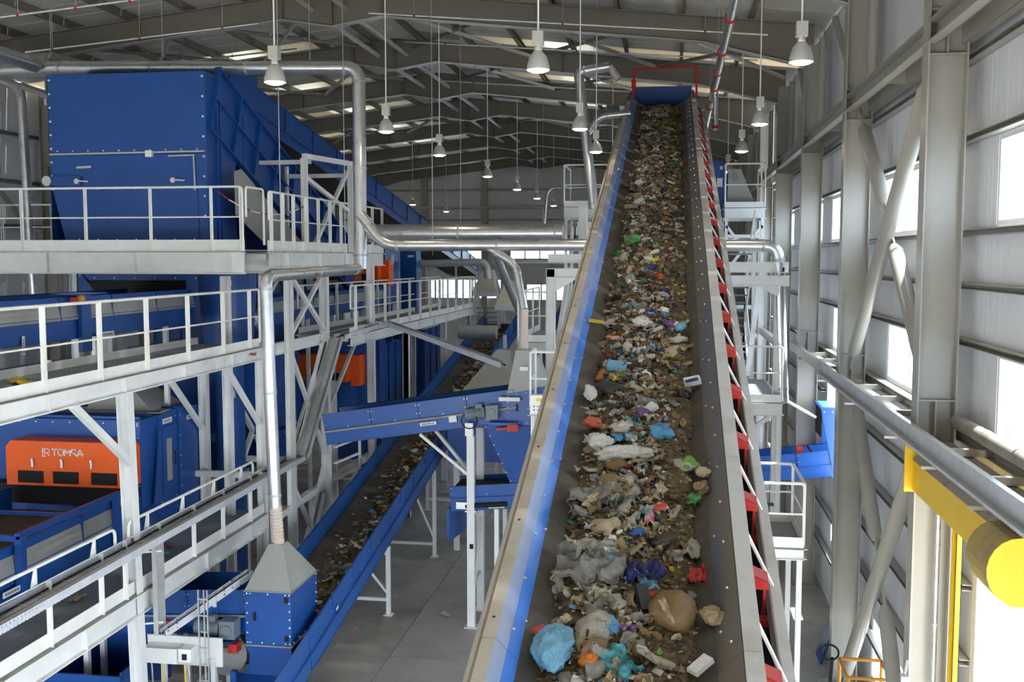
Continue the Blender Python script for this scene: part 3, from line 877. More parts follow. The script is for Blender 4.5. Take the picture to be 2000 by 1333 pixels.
big('plastic_bag', BAGS[0], 'blue', 1080, 1268, 88, 'crumpled light-blue plastic bag at the lower left of the loaded belt', 'bag', 2, rz=1.4, asp=(1.2, .8, .9))
big('plastic_bag', BAGS[1], 'blue', 1182, 1225, 54, 'crumpled sky-blue bag right of the light-blue bag', 'bag', 0)
big('paper_sack', SACK, 'brown', 1314, 1196, 92, 'bulging brown sack with a tan stripe, largest on the belt', 'sack', 0, asp=(1, .95, 1.1), h=-.12)
p_ = on_belt(1303, 1198, 0.0) + A.n * .015
place('tape_strip', SHTS[1], wm('cream', 0), p_, .135, A, 'tan strip of tape across the bulging brown sack', 'strip', None, 1.9, .05, (1, .25, .6))
big('plastic_bag', SHT[0], 'navy', 1252, 1118, 74, 'torn navy-blue plastic bag beside the clear film', 'bag', 0, asp=(1, 1.1, 1.6))
big('plastic_film', SHT[2], 'grey', 1150, 1105, 120, 'wide crumpled clear plastic film, left of the navy bag', 'film', 0, .6, asp=(1, 1, 1.4), h=-.1)
big('plastic_film', SHT[3], 'white', 1165, 1075, 110, 'pale clear film lying above the crumpled film', 'film', 1, .6, rz=.3, asp=(1, .6, 1.2), h=-.1)
big('cloth', SHT[4], 'red', 1362, 1122, 44, 'dark-red cloth near the right skirt', 'cloth', 0, asp=(1, 1, 1.3))
big('cardboard_piece', CAR, 'cream', 1174, 1160, 40, 'tan cardboard square under the clear film', 'cardboard', 0, asp=(1, 1.2, .3), smooth=False)
big('cloth', SHT[5], 'teal', 1212, 1305, 80, 'teal cloth at the bottom edge of the loaded belt', 'cloth', 0, asp=(1, .8, 1.2))
big('cloth', SHT[1], 'grey', 1228, 1268, 60, 'grey and pale cloth above the teal cloth', 'cloth', 0, rz=1.2)
big('wrapper', SH[3], 'red', 1055, 1234, 26, 'bright red wrapper beside the light-blue bag', 'wrapper', 1)
big('packet', CAR, 'blue', 1243, 1042, 30, 'shiny royal-blue packet above the clear film', 'packet', 1, rz=.8, smooth=False)
big('pulp_lump', SH[4], 'orange', 1150, 1290, 36, 'orange-brown peel between the light-blue bag and teal cloth', 'peel', 0)
big('paper_sack', SH[5], 'cream', 1395, 1205, 42, 'crumpled tan paper by the right skirt', 'paper', 1)
big('plastic_tub', CAR, 'white', 1368, 1300, 48, 'white tub with dark contents at the lower right', 'tub', 0, asp=(1, 1, .6), smooth=False)
big('plastic_bag', BAGS[1], 'orange', 1156, 826, 34, 'terracotta plastic bag on the left edge of the waste', 'bag', 1)
big('fabric_roll', SH[1], 'white', 1222, 888, 100, 'dirty white rolled fabric lying across the loaded belt', 'roll', 1, rz=0.05, asp=(1, .32, .6), tilt=.05)
big('cloth', SHT[3], 'blue', 1216, 856, 46, 'steel-blue cloth above the white rolled fabric', 'cloth', 0)
big('plastic_bag', SH[2], 'blue', 1290, 845, 40, 'blue bag at mid belt, level with the terracotta bag', 'bag', 0)
big('paper_wad', SH[3], 'white', 1172, 865, 46, 'white paper wad left of the steel-blue cloth', 'paper', 0)
big('paper_wad', SH[4], 'white', 1212, 838, 36, 'pale paper wad above the steel-blue cloth', 'paper', 1)
big('carton', CAR, 'blue', 1205, 716, 38, 'light-blue carton near the left skirt', 'carton', 2, smooth=False)
big('plastic_bag', SH[5], 'dark', 1198, 762, 56, 'shiny black plastic bag left of centre', 'bag', 0, asp=(1, .6, .7), rz=0)
big('paper_wad', SH[0], 'white', 1153, 768, 38, 'white paper left of the black bag', 'paper', 0, asp=(1, .6, .6))
big('carton', CAR, 'white', 1352, 745, 32, 'white and blue carton by the right skirt', 'carton', 0, rz=.2, smooth=False)
big('carton_label', CAR, 'navy', 1351, 743, 24, 'blue printed panel on the white carton', 'label', 0, rz=.2, asp=(1, .8, .3), h=-.095, smooth=False)
big('plastic_bag', SH[1], 'green', 1236, 470, 28, 'bright green bag on the upper left of the waste', 'bag', 0)
big('plastic_film', SHT[0], 'green', 1205, 497, 26, 'pale green film below the bright green bag', 'film', 0, .8)
big('cardboard_piece', CAR, 'cream', 1250, 402, 60, 'long flat beige cardboard lying across the upper belt', 'cardboard', 1, rz=0, asp=(1, .35, .2), tilt=.05, smooth=False)
big('paper_cup', SH[2], 'brown', 1370, 952, 30, 'brown paper cup with green rag near the right skirt', 'cup', 2, asp=(1, .8, 1))
big('rag', SHT[4], 'green', 1355, 975, 34, 'green rag under the brown paper cup', 'rag', 0)
big('stone', SH[3], 'cream', 1373, 923, 28, 'beige lump beside the right skirt above the cup', 'lump', 0)
big('plastic_film', SHT[5], 'grey', 1150, 970, 80, 'large crumpled greyish film in the middle of the belt', 'film', 0, .8)
big('paper_roll', SH[4], 'cream', 1165, 975, 60, 'long striped paper roll left of centre', 'roll', 0, rz=.9, asp=(1, .35, .5))
big('plastic_film', SHT[2], 'white', 1200, 960, 80, 'whitish creased film right of the striped paper roll', 'film', 2, .85)
big('plastic_jar', BOT, 'blue', 1328, 640, 30, 'clear blue-tinted jar in the right half of the waste', 'jar', 2, asp=(1, 1.6, 1.6))
big('plastic_bag', SH[5], 'white', 1258, 634, 34, 'white plastic bag in the centre of the waste', 'bag', 0)
big('packet', CAR, 'yellow', 1165, 628, 32, 'long yellowish packet sticking out on the left edge', 'packet', 0, rz=.1, asp=(1, .4, .4), smooth=False)
big('wood_piece', CAR, 'cream', 1275, 584, 40, 'pale wooden stick lying across the upper waste', 'stick', 0, rz=.3, asp=(1, .25, .3), smooth=False)
big('pipe_piece', BOT, 'pink', 1203, 660, 22, 'curved pink tube on the left of the waste', 'tube', 0, rz=.6)
big('packet', CAR, 'navy', 1300, 567, 16, 'small violet-blue packet right of the wooden stick', 'packet', 0, smooth=False)
big('leaf_bunch', SH[1], 'green', 1345, 905, 28, 'small bunch of green leaves left of the beige lump', 'leaves', 1)
big('plastic_film', SHT[1], 'cream', 1265, 895, 60, 'tan sheet right of the white rolled fabric', 'sheet', 1)
# the rest of the larger pieces, alike in pairs and dozens
WORD = {'white': 'white paper', 'cream': 'tan cardboard', 'brown': 'brown card', 'grey': 'greyish plastic', 'dark': 'dark plastic', 'blue': 'blue plastic', 'navy': 'navy plastic', 'green': 'green', 'red': 'red', 'orange': 'orange', 'yellow': 'yellow', 'pink': 'pink', 'teal': 'teal plastic', 'purple': 'purple'}
SCR = {}
def nth(i):
    return '%d%s' % (i, 'th' if 10 <= i % 100 <= 20 else {1: 'st', 2: 'nd', 3: 'rd'}.get(i % 10, 'th'))
def count_off(d, where):
    for w, l in d.items():
        l.sort(key=lambda q: q[0])
        for i, (u_, o_) in enumerate(l): o_['label'] = '%s, %s of its kind counting up the %s' % (w, nth(i + 1), where)
for k in range(240):
    u = 4.5 + (LA - 5.6) * random.random() ** 1.15
    v = max(-.52, min(.52, random.gauss(-.04, .29)))
    c = tint(u, v - .15)[0]
    s_ = random.uniform(.05, .115) * (1.15 if u < 12 else 1)
    r_ = random.random()
    if r_ < .5: me, nm, sm, asp = random.choice(SHS), 'crumpled_scrap', True, (1, random.uniform(.5, 1), .7)
    elif r_ < .82: me, nm, sm, asp = random.choice(SHTS), 'torn_scrap', True, (1.2, random.uniform(.6, 1.1), 1.2)
    elif r_ < .92: me, nm, sm, asp = CAR, 'small_carton', False, (1, random.uniform(.6, 1), random.uniform(.3, .8))
    else: me, nm, sm, asp = BOT, 'bottle', True, (1, 1, 1)
    w_ = {'crumpled_scrap': 'crumpled %s scrap', 'torn_scrap': 'torn %s sheet', 'small_carton': 'small %s carton', 'bottle': '%s bottle'}[nm] % WORD[c].split()[0]
    i_ = random.randrange(len(PAL[c]))
    SCR.setdefault(w_, []).append((u, place(nm, me, wm(c, i_), A(u, v, heap(u, v) + s_ * .2), s_, A, w_, 'waste', w_ + 's on the loaded belt', None, .5, asp, sm)))
count_off(SCR, 'loaded belt')
# ================================================================ GENERAL BUILDERS FOR THE PLANT
def walkway(name, label, p, q, width, posts, side=1, rail_h=1.15, far_rail=True, far_posts=None, toe=.14, beam=.22, rail=True, end_bend=True, deck=DECK, group=None, mid=True, rail_r=.024, gate=None):
    """elevated walkway from p to q (floor level); side=+1 puts the near railing on the right of the direction of travel"""
    p = V(p); q = V(q); d = (q - p).normalized(); L = (q - p).length
    s = d.cross(UP).normalized() * side
    w = thing(name, p, label, 'walkway', group)
    def at_(u, v, z): return p + d * u + s * v + UP * z
    def ob(m, u0, u1, v0, v1, z0, z1):
        return m.hexa([at_(u0, v0, z0), at_(u1, v0, z0), at_(u1, v1, z0), at_(u0, v1, z0), at_(u0, v0, z1), at_(u1, v0, z1), at_(u1, v1, z1), at_(u0, v1, z1)])
    n = max(1, round(L / 1.0))
    for k in range(n):
        m = MB(); ob(m, L * k / n + .004, L * (k + 1) / n - .004, -width, 0, -.03, 0); m.build('deck_panel', deck, w)
    for v in (.03, -width - .03):
        MB().ibeam(at_(0, v, -.05 - beam / 2), at_(L, v, -.05 - beam / 2), beam, .16, .018, .012).build('beam', WSTEEL, w)
    m = MB(); ob(m, 0, L, .016, .108, -.05, -.046); m.build('flange_dust', DUSTY, w)
    for k in range(int(L / 2) + 1):
        MB().bar(at_(min(L, k * 2.0 + .05), -.05, -.14), at_(min(L, k * 2.0 + .05), -width + .05, -.14), .08, .12).build('cross_beam', WSTEEL, w)
        m = MB(); ob(m, k * 2.0 + .9, k * 2.0 + .93, .036, .105, -.03 - beam, -.07); m.build('stiffener', WSTEEL, w)
    sides = [(0, posts, True)] + ([(-width, far_posts if far_posts is not None else posts, False)] if far_rail else [])
    for v, pp, near in sides:
        sg = 1 if near else -1
        m = MB(); ob(m, 0, L, v, v + .012 * sg, -.04, toe); m.build('toe_board', WHITE, w)
        if not rail or (far_rail == 'toe' and not near): continue
        for u in pp:
            m = MB(); ob(m, u - .006, u + .006, v + .01 * sg, v + .085 * sg, -.03, rail_h)
            ob(m, u - .03, u + .03, v + .012 * sg, v + .02 * sg, -.03, rail_h)
            m.build('post', WHITE, w)
        vv = v + .03 * sg
        e0, e1 = (0.02, L - .02)
        pts = [at_(e0, vv, rail_h), at_(e1, vv, rail_h)]
        if end_bend: pts = bend([at_(e0, vv, rail_h * .52), at_(e0, vv, rail_h), at_(e1, vv, rail_h), at_(e1, vv, rail_h * .05)], .1, 4)
        MB().tube(pts, rail_r, 8).build('handrail', WHITE, w, True)
        if mid: MB().tube([at_(e0, vv, rail_h * .52), at_(e1, vv, rail_h * .52)], .015, 8).build('knee_rail', WHITE, w, True)
    return w
def sup(parent, p, q, size=.16, name='leg', mat=None):
    """H-section member as a part"""
    return MB().ibeam(p, q, size, size * .95, .012, .01).build(name, mat or WSTEEL, parent)
def strutbar(parent, p, q, w=.08, name='brace', mat=None):
    return MB().bar(p, q, w, w).build(name, mat or WSTEEL, parent)
def conveyor(name, label, p, q, width, side_h, pan=1.5, skirt=.0, mesh=False, belt=True, legs=(), mat=None, cable=False, low=.22, ends=(True, True), rib=.05, group=None, upper=None, zfoot=0.0):
    """blue belt conveyor: belt surface from p to q, side panels of height side_h above the belt and low below it"""
    mat = mat or BLUE
    F = Frame(p, q); L = F.L; h = width / 2
    c = thing(name, F(0, 0, -low), label, 'conveyor', group)
    if belt:
        m = MB(); F.ob(m, 0, L, -h + .02, h - .02, -.012, 0); m.build('belt', BELT, c)
        m = MB(); F.ob(m, 0, L, -h + .05, h - .05, -low - .02, -low); m.build('return_belt', BELT, c)
        for u in (.12, L - .12):
            MB().cyl(F(u, -h + .03, -.11), F(u, h - .03, -.11), .095, 14).build('pulley', BLACK, c, True)
    n = max(1, round(L / pan)); bo = MB()
    for k in range(n):
        a = L * k / n + .003; b = L * (k + 1) / n - .003
        for sg in (-1, 1):
            m = MB()
            F.ob(m, a, b, sg * h, sg * (h + .012), -.02, side_h)
            for uu in (a, b - .012): F.ob(m, uu, uu + .012, sg * (h + .012), sg * (h + rib), -.02, side_h)
            F.ob(m, a, b, sg * h, sg * (h + rib * .8), side_h - .012, side_h)
            m.build('side_panel', mat, c)
            for uu in (a + .03, b - .03):
                for ww in (side_h * .3, side_h * .8): bo.bolt(F(uu, sg * (h + .012), ww), F.s * sg, .014)
            bo.bolt(F((a + b) / 2, sg * (h + .012), .03), F.s * sg, .014)
    for sg in (-1, 1):
        m = MB(); F.ob(m, 0, L, sg * (h + .012), sg * (h + .03), -low - .06, -.022); F.ob(m, 0, L, sg * (h + .012), sg * (h + rib + .02), -.03, -.018); F.ob(m, 0, L, sg * (h + .012), sg * (h + rib), -low - .06, -low - .045)
        m.build('side_frame', mat, c)
        if cable: MB().tube([F(0, sg * (h + rib + .03), -.03), F(L, sg * (h + rib + .03), -.03)], .022, 8).build('conduit', DUSTY, c, True)
        if mesh:
            nn = max(1, round(L / 1.6))
            for k in range(nn):
                a = L * k / nn + .02; b = L * (k + 1) / nn - .02
                m = MB(); m.hexa([F(a, sg * (h + .06), -low * .2), F(b, sg * (h + .06), -low * .2), F(b, sg * (h + .07), -low * .2), F(a, sg * (h + .07), -low * .2),
                                  F(a, sg * (h + .015), side_h * .62), F(b, sg * (h + .015), side_h * .62), F(b, sg * (h + .025), side_h * .62), F(a, sg * (h + .025), side_h * .62)])
                m.build('mesh_guard', MESHG, c)
    bo.build('bolts', GALV, c, kind='stuff')
    for u, dz in legs:
        for sg in (-1, 1):
            t = F(u, sg * (h + .04), -low - .05)
            MB().bar((t.x, t.y, zfoot), (t.x, t.y, t.z), .09, .09).build('leg', WSTEEL, c)
            MB().box(t.x - .1, t.x + .1, t.y - .1, t.y + .1, zfoot, zfoot + .02).build('foot_plate', WSTEEL, c)
        a = F(u, -h, -low - .12); b = F(u, h, -low - .12)
        MB().bar((a.x, a.y, zfoot + .35), (b.x, b.y, zfoot + .35), .07, .07).build('cross_bar', WSTEEL, c)
    return c, F
def gearmotor(parent, c, ax, side, k=1.0):
    """grey gear motor as a part: ax is its long direction"""
    c = V(c); ax = V(ax).normalized(); sd = V(side).normalized(); up = UP
    m = MB()
    m.obox(c + ax * .16 * k, ax * .13 * k, sd * .13 * k, up * .15 * k)
    m.cyl(c + ax * .16 * k - sd * .13 * k, c + ax * .16 * k - sd * .17 * k, .09 * k, 14)
    m.cyl(c, c - ax * .34 * k, .12 * k, 16)
    for i in range(7): m.ring(c - ax * (.06 + i * .035) * k, ax, .135 * k, .012 * k, 16)
    m.cyl(c - ax * .34 * k, c - ax * .42 * k, .13 * k, 16)
    m.obox(c - ax * .14 * k + up * .15 * k, ax * .07 * k, sd * .06 * k, up * .05 * k)
    return m.build('gear_motor', MOTOR, parent, True)
def bolts_line(m, a, b, n, nrm, r=.016):
    a = V(a); b = V(b)
    for i in range(n): m.bolt(a.lerp(b, i / max(1, n - 1)), nrm, r)
def plate_label(parent, c, u, n, w, h, name='label_plate', ink=True):
    """small white printed plate: u = reading direction, n = facing"""
    c = V(c); u = V(u).normalized(); n = V(n).normalized(); v = n.cross(u)
    o = MB().obox(c, u * w / 2, v * h / 2, n * .004).build(name, PRINT, parent)
    if ink:
        m = MB(); x = -w * .38
        while x < w * .36:
            ww = random.uniform(.4, .8) * h * .5
            m.obox(c + u * (x + ww / 2) + n * .0045, u * ww * .4, v * h * .24, n * .001); x += ww + h * .15
        m.build('printed_text', INK, o)
    return o
def duct(name, label, runs, mat=GALV, group=None, bands=(), hose=None):
    """runs: list of (points, radius, bend radius)"""
    t = thing(name, V(runs[0][0][0]), label, 'duct', group)
    for pts, r, rad in runs:
        MB().tube(bend(pts, rad, 6), r, 18).build('duct_run', mat, t, True)
        for a, b in zip(pts, pts[1:]):
            a = V(a); b = V(b); L = (b - a).length; d = (b - a).normalized()
            n = int(L / 1.9)
            for k in range(n + 1):
                u = rad + (L - 2 * rad) * (k / max(1, n)) if L > 2 * rad else L / 2
                MB().ring(a + d * u, d, r * 1.07, .05, 18).build('clamp_band', GALVD, t, True)
    if hose:
        pts, r = hose
        m = MB(); a = V(pts[0]); b = V(pts[1]); n = int((b - a).length / .03); zz = []; rr = []
        for i in range(n + 1):
            zz.append(a.lerp(b, i / n)); rr.append(r * (1.0 if i % 2 else .9))
        m.tube(zz, rr, 16); m.build('flexible_hose', FLEX, t, True)
    return t

# ================================================================ MIDDLE AND LOWER WALKWAYS (X = -8.5)
PX = [12.80, 14.20, 15.60, 17.05, 18.5, 19.75]
Ym0, Ym1 = 9.9, 20.3
mid_w = walkway('walkway', 'white-railed middle walkway on the left, over the orange sorter', (-8.5, Ym0, 6.18), (-8.5, Ym1, 6.18), 1.35,
                [y - Ym0 for y in [10.1, 11.4] + PX], 1, 1.16, 'toe', beam=.26)
sup(mid_w, (-8.47, 15.1, 0), (-8.6, 15.1, 5.89), .2)
MB().box(-8.8, -8.4, 14.9, 15.3, 0, .03).build('base_plate', WSTEEL, mid_w)
strutbar(mid_w, (-8.47, 15.0, 4.72), (-8.47, 13.45, 5.88), .1)
sup(mid_w, (-8.6, 20.6, 0), (-8.6, 20.6, 5.89), .18)
strutbar(mid_w, (-8.6, 20.45, 4.5), (-8.6, 18.9, 5.85), .09)
sup(mid_w, (-9.75, 20.3, 0), (-9.75, 20.3, 5.89), .18); strutbar(mid_w, (-9.75, 20.2, 4.4), (-9.75, 18.6, 5.8), .09)
# lower walkway with the cable tray along its railing
low_w = walkway('walkway', 'white lower walkway with a cable tray along its railing', (-8.5, 8.6, 2.62), (-8.5, 20.4, 2.62), 1.25,
                [y - 8.6 for y in (10.1, 11.4, 12.72, 14.03, 14.72, 15.8, 17.08, 18.3, 19.6)], 1, .92, False, toe=.17, beam=.34, mid=False, rail=True, end_bend=False, rail_r=.012)
sup(low_w, (-8.62, 20.55, 0), (-8.62, 20.55, 2.3), .18)
sup(low_w, (-9.6, 20.3, 0), (-9.6, 20.3, 2.3), .16)
for a, b in ((9.0, 14.55), (14.95, 19.9)):
    MB().tube(bend([(-8.52, a, 3.45), (-8.52, a, 3.78), (-8.52, b, 3.78), (-8.52, b, 3.4)], .12, 4), .026, 10).build('handrail', WHITE, low_w, True)
    for k in range(4):
        y = a + .6 + (b - a - 1.2) * k / 3
        MB().prism([(-8.56, y - .05, 3.5), (-8.56, y + .05, 3.5), (-8.53, y, 3.77)], (.05, 0, 0)).build('rail_bracket', WHITE, low_w)
def tray(name, label, pts, width, h=.07, side=None, cables=3, rung=True):
    t = thing(name, V(pts[0]), label, 'cable tray')
    for p, q in zip(pts, pts[1:]):
        p = V(p); q = V(q); d = (q - p).normalized(); s = V(side).normalized() if side else d.cross(UP).normalized(); n = s.cross(d)
        for sg in (-1, 1):
            m = MB(); m.obox((p + q) / 2 + s * sg * width / 2 + n * h / 2, (q - p) / 2, s * .006, n * h / 2 * 1.7)
            m.build('side_rail', TRAYP, t)
        m = MB(); m.obox((p + q) / 2, (q - p) / 2, s * width / 2, n * .005); m.build('tray_floor', GALVD, t)
        L = (q - p).length
        if rung:
            for k in range(int(L / .5)):
                c = p + d * (.25 + k * .5); MB().obox(c + n * .012, d * .02, s * width / 2, n * .01).build('rung', GALVD, t)
        for k in range(cables):
            v = -width * .36 + width * .72 * k / max(1, cables - 1)
            m = MB(); pp = []
            nseg = max(2, int(L / .8))
            for i in range(nseg + 1): pp.append(p.lerp(q, i / nseg) + s * (v + random.uniform(-.02, .02)) + n * .025)
            m.tube(pp, .014, 6); m.build('cable', DUSTY if k % 2 else BLACK, t)
        MB().obox((p + q) / 2 + s * width * .2 + n * .03, (q - p) / 2, s * width * .12, n * .015).build('conduit_cover', GALVD, t)
    return t
tray('cable_tray', 'long galvanised cable tray along the lower walkway railing', [(-8.3, 8.8, 3.38), (-8.3, 21.9, 3.46)], .42)
tray('cable_tray', 'steep galvanised cable tray climbing between the two walkway levels', [(-8.25, 21.85, 3.48), (-8.15, 24.1, 6.02)], .46, side=(1, 0, 0), cables=4, rung=False)
tray('cable_tray', 'cable tray at deck level behind the vertical duct', [(-8.0, 24.1, 6.02), (-7.6, 26.5, 6.22)], .3, cables=2)
tray('cable_tray', 'sloping galvanised tray running down to the grey dust hood', [(-7.55, 26.5, 6.25), (-3.5, 21.45, 5.68)], .16, cables=1, rung=False)
# vertical perforated tray hanging off the tall post, and its switch boxes
t = thing('cable_riser', (-8.2, 15.3, 1.7), 'vertical perforated cable riser beside the tall white post', 'cable tray')
MB().box(-8.32, -8.3, 15.3, 15.55, 1.8, 3.4).build('riser_back', GALVD, t)
for y in (15.3, 15.55): MB().box(-8.32, -8.24, y - .004, y + .004, 1.8, 3.4).build('side_rail', GALVD, t)
for z in (3.2, 2.0): MB().bar((-8.55, 15.25, z), (-8.2, 15.4, z), .03, .03).build('bracket', WHITE, t)
# ---- steel tower between the levels
tower = thing('support_tower', (-8.4, 22, 0), 'white braced steel tower under the upper platform', 'steel frame')
TP = {'a': (-9.05, 19.95), 'b': (-8.55, 20.75), 'c': (-8.35, 24.0), 'd': (-8.35, 21.65), 'f': (-9.9, 24.0), 'g': (-8.3, 27.8)}
for k_, (x, y) in TP.items():
    sup(tower, (x, y, 0), (x, y, 7.62), .2 if k_ == 'c' else .17, 'post')
def xbr(x, ya, yb, za, zb, w=.085):
    strutbar(tower, (x, ya, za), (x, yb, zb), w); strutbar(tower, (x + .03, ya, zb), (x + .03, yb, za), w)
xbr(-8.35, 21.7, 23.9, 6.25, 7.6); xbr(-8.38, 21.7, 23.9, 3.2, 5.9); xbr(-8.38, 21.7, 23.9, .4, 2.9)
xbr(-9.5, 21.0, 23.9, 5.6, 7.5, .1); xbr(-9.6, 21.0, 23.9, 2.6, 5.3, .1)
strutbar(tower, (-8.4, 24.1, 2.4), (-8.4, 30.0, 2.4), .16, 'beam'); strutbar(tower, (-8.45, 21.0, 2.35), (-8.45, 24.0, 2.38), .16, 'beam')
MB().ibeam((-8.45, 20.3, 6.02), (-8.45, 27.8, 6.02), .26, .11).build('beam', WSTEEL, tower)
strutbar(tower, (-8.35, 24.1, 4.2), (-8.35, 26.9, 6.0), .08); strutbar(tower, (-8.35, 24.2, .3), (-8.35, 26.4, 2.3), .1)
strutbar(tower, (-8.35, 23.8, 2.2), (-8.35, 22.2, .2), .08); strutbar(tower, (-9.8, 22, 3.4), (-8.4, 22, 3.4), .12, 'beam'); strutbar(tower, (-10.2, 20.1, 3.45), (-8.4, 20.1, 3.45), .12, 'beam')
for z in (2.5, 2.9, 3.3): strutbar(tower, (-8.2, 24.15, z), (-7.9, 25.3, z + .05), .05, 'step')
strutbar(tower, (-7.9, 25.3, 2.35), (-7.9, 25.3, 3.4), .06, 'step_post')

# ================================================================ UPPER PLATFORM
UY = 19.5; UZ = 8.16
upw = walkway('walkway', 'upper platform railing in front of the big blue hopper', (-15.6, UY, UZ), (-8.42, UY, UZ), 1.2,
              [.94, 2.36, 3.78, 5.2, 6.5, 7.12], 1, 1.25, False, beam=.44, toe=.2)
sup(upw, (-14.4, 19.7, 0), (-14.4, 19.7, 7.7), .18)
MB().tube(bend([(-8.4, 19.55, UZ + .65), (-8.4, 19.55, UZ + 1.25), (-8.38, 20.4, UZ + 1.25), (-8.38, 20.4, UZ + .1)], .1, 4), .024, 8).build('handrail', WHITE, upw, True)
upw2 = walkway('walkway', 'upper platform running back beside the sloping blue conveyor', (-8.35, 20.5, UZ), (-8.2, 28.6, UZ), 1.1,
               [.12, .75, 1.35, 2.1, 2.9, 3.7, 4.5, 5.3, 6.2, 7.1, 8.0], 1, 1.22, False, beam=.34, toe=.2)
upf = walkway('walkway', 'upper platform at the back left behind the hopper', (-19.0, 24.5, UZ), (-13.9, 24.5, UZ), 1.0, [.4, 1.8, 3.2, 4.6], 1, 1.2, False, beam=.3)
sup(upf, (-18.5, 24.3, 0), (-18.5, 24.3, 7.8), .2); sup(upf, (-14.3, 24.3, 0), (-14.3, 24.3, 7.8), .2)
# white portal frame on it
pf = thing('portal_frame', (-8.6, 23.6, UZ), 'cream steel portal frame standing on the upper platform', 'steel frame')
for x, y in ((-8.62, 23.5), (-8.15, 25.6), (-9.9, 25.6)): sup(pf, (x, y, UZ), (x, y, 10.35), .14, 'post')
strutbar(pf, (-8.62, 23.5, 10.4), (-8.15, 25.7, 10.4), .12, 'beam'); strutbar(pf, (-9.9, 25.6, 10.1), (-8.15, 25.6, 10.1), .1, 'beam'); strutbar(pf, (-10.2, 24, 10.3), (-8.6, 23.9, 10.3), .1, 'beam')
strutbar(pf, (-8.2, 25.5, 10.2), (-8.5, 23.8, 8.3), .09); strutbar(pf, (-8.62, 23.6, 9.9), (-8.2, 25.5, 9.2), .09)
# red-white barrier chain
cm = MB(); seg = thing('barrier_chain', P(420, 372, Y=20.2), 'sagging red and white barrier chain behind the railing', 'chain')
a = P(425, 374, Y=20.4); b = P(600, 400, Y=23.2)
for k in range(9):
    def cp(t): return a.lerp(b, t) - UP * (.35 * 4 * t * (1 - t))
    MB().cyl(cp(k / 9), cp((k + 1) / 9), .014, 6).build('chain_link', RED if k % 2 == 0 else WHITE, seg)

# ================================================================ BLUE HOPPER
hop = thing('hopper', (-11.7, 22, 5.6), 'huge dark-blue steel hopper behind the upper railing', 'hopper')
hy = 21.0
xl, xr, zt_, zs, zb_ = -13.56, -9.9, 11.97, 10.25, 8.2
MB().box(xl, xr, hy, hy + .01, zs, zt_).build('front_panel', BLUE, hop)
MB().prism([(xl, hy, zs - .01), (xr, hy, zs - .01), (xr, hy, zb_), (-13.2, hy, zb_), (xl + .06, hy, 9.45)], (0, .01, 0)).build('front_panel', BLUE, hop)
MB().prism([(-13.15, hy + .2, zb_), (-9.95, hy + .2, zb_), (-9.95, hy + .2, 7.75), (-10.15, hy + .2, 7.5), (-12.85, hy + .2, 7.5), (-13.1, hy + .2, 7.75)], (0, .02, 0)).build('lower_panel', BLUE, hop)
# right side with the chamfered roof edge
MB().prism([(xr, hy, zb_ - .5), (xr, hy, zt_), (xr, hy + .5, zt_), (xr, hy + 1.5, 11.4), (xr, hy + 1.5, 7.6), (xr, hy + .2, 7.2)], (.01, 0, 0)).build('side_panel', BLUE, hop)
MB().prism([(xl, hy, zb_), (xl, hy, zt_), (xl, hy + 2.2, zt_), (xl, hy + 2.2, zb_)], (.01, 0, 0)).build('side_panel', BLUE, hop)
MB().prism([(xl, hy, zt_), (xr, hy, zt_), (xr, hy + .5, zt_), (xl, hy + .5, zt_)], (0, 0, .01)).build('roof_panel', BLUE, hop)
MB().hexa([(xl, hy + .5, zt_), (xr, hy + .5, zt_), (xr, hy + 1.5, 11.4), (xl, hy + 1.5, 11.4), (xl, hy + .5, zt_ + .01), (xr, hy + .5, zt_ + .01), (xr, hy + 1.5, 11.41), (xl, hy + 1.5, 11.41)]).build('roof_panel', BLUE, hop)
MB().box(xl, xr, hy + 2.0, hy + 2.02, zb_, 11.3).build('back_panel', BLUE, hop)
MB().box(-12.85, -10.55, hy + .21, hy + .25, 6.75, 7.5).build('discharge_opening', BLACK, hop)
MB().prism([(-13.1, hy + .2, 7.75), (-12.6, hy + .2, 7.1), (-12.6, hy + .2, 6.4), (-13.1, hy + .2, 6.4)], (0, 1.6, 0)).build('lower_panel', BLUE, hop)
MB().lathe([(.55, 6.1), (.62, 7.2), (.62, 7.72)], (-9.75, 21.6, 0), 24).build('outlet_drum', BLUE, hop, True)
# inspection door with handles, channels on the right side, top rail
MB().box(-13.0, -10.1, hy - .02, hy - .004, 8.35, 9.55).build('inspection_door', BLUE, hop)
for x in (-12.9, -10.65):
    m = MB(); m.bar((x, hy - .05, 9.68), (x + .28, hy - .05, 9.66), .03, .03); m.cyl((x, hy - .07, 9.67), (x, hy, 9.67), .06, 10); m.build('door_handle', GALV, hop)
MB().bar((xl + .02, hy - .03, zs + .01), (xr - .02, hy - .03, zs + .03), .05, .035).build('seam_rail', GALVD, hop)
MB().bar((-10.75, hy - .03, zs - .06), (-10.15, hy - .03, zs - .05), .03, .03).build('conduit', GALVD, hop); MB().bar((-10.17, hy - .03, zs - .06), (-10.15, hy - .03, 9.45), .03, .03).build('conduit', GALVD, hop)
MB().box(-11.25, -11.1, hy - .1, hy - .01, zs - .08, zs + .06).build('junction_box', WHITE, hop)
MB().cyl((xl - .02, hy - .12, 9.68), (xl - .02, hy - .05, 9.68), .11, 16).build('hand_wheel', GALV, hop)
MB().bar((xl + .03, hy - .06, 9.68), (xl + .75, hy - .03, 9.68), .05, .2).build('latch_arm', BLUE, hop)
m = MB(); m.bar((-12.9, hy - .03, 9.97), (-12.55, hy - .03, 9.98), .03, .05); m.build('hinge', GALVD, hop)
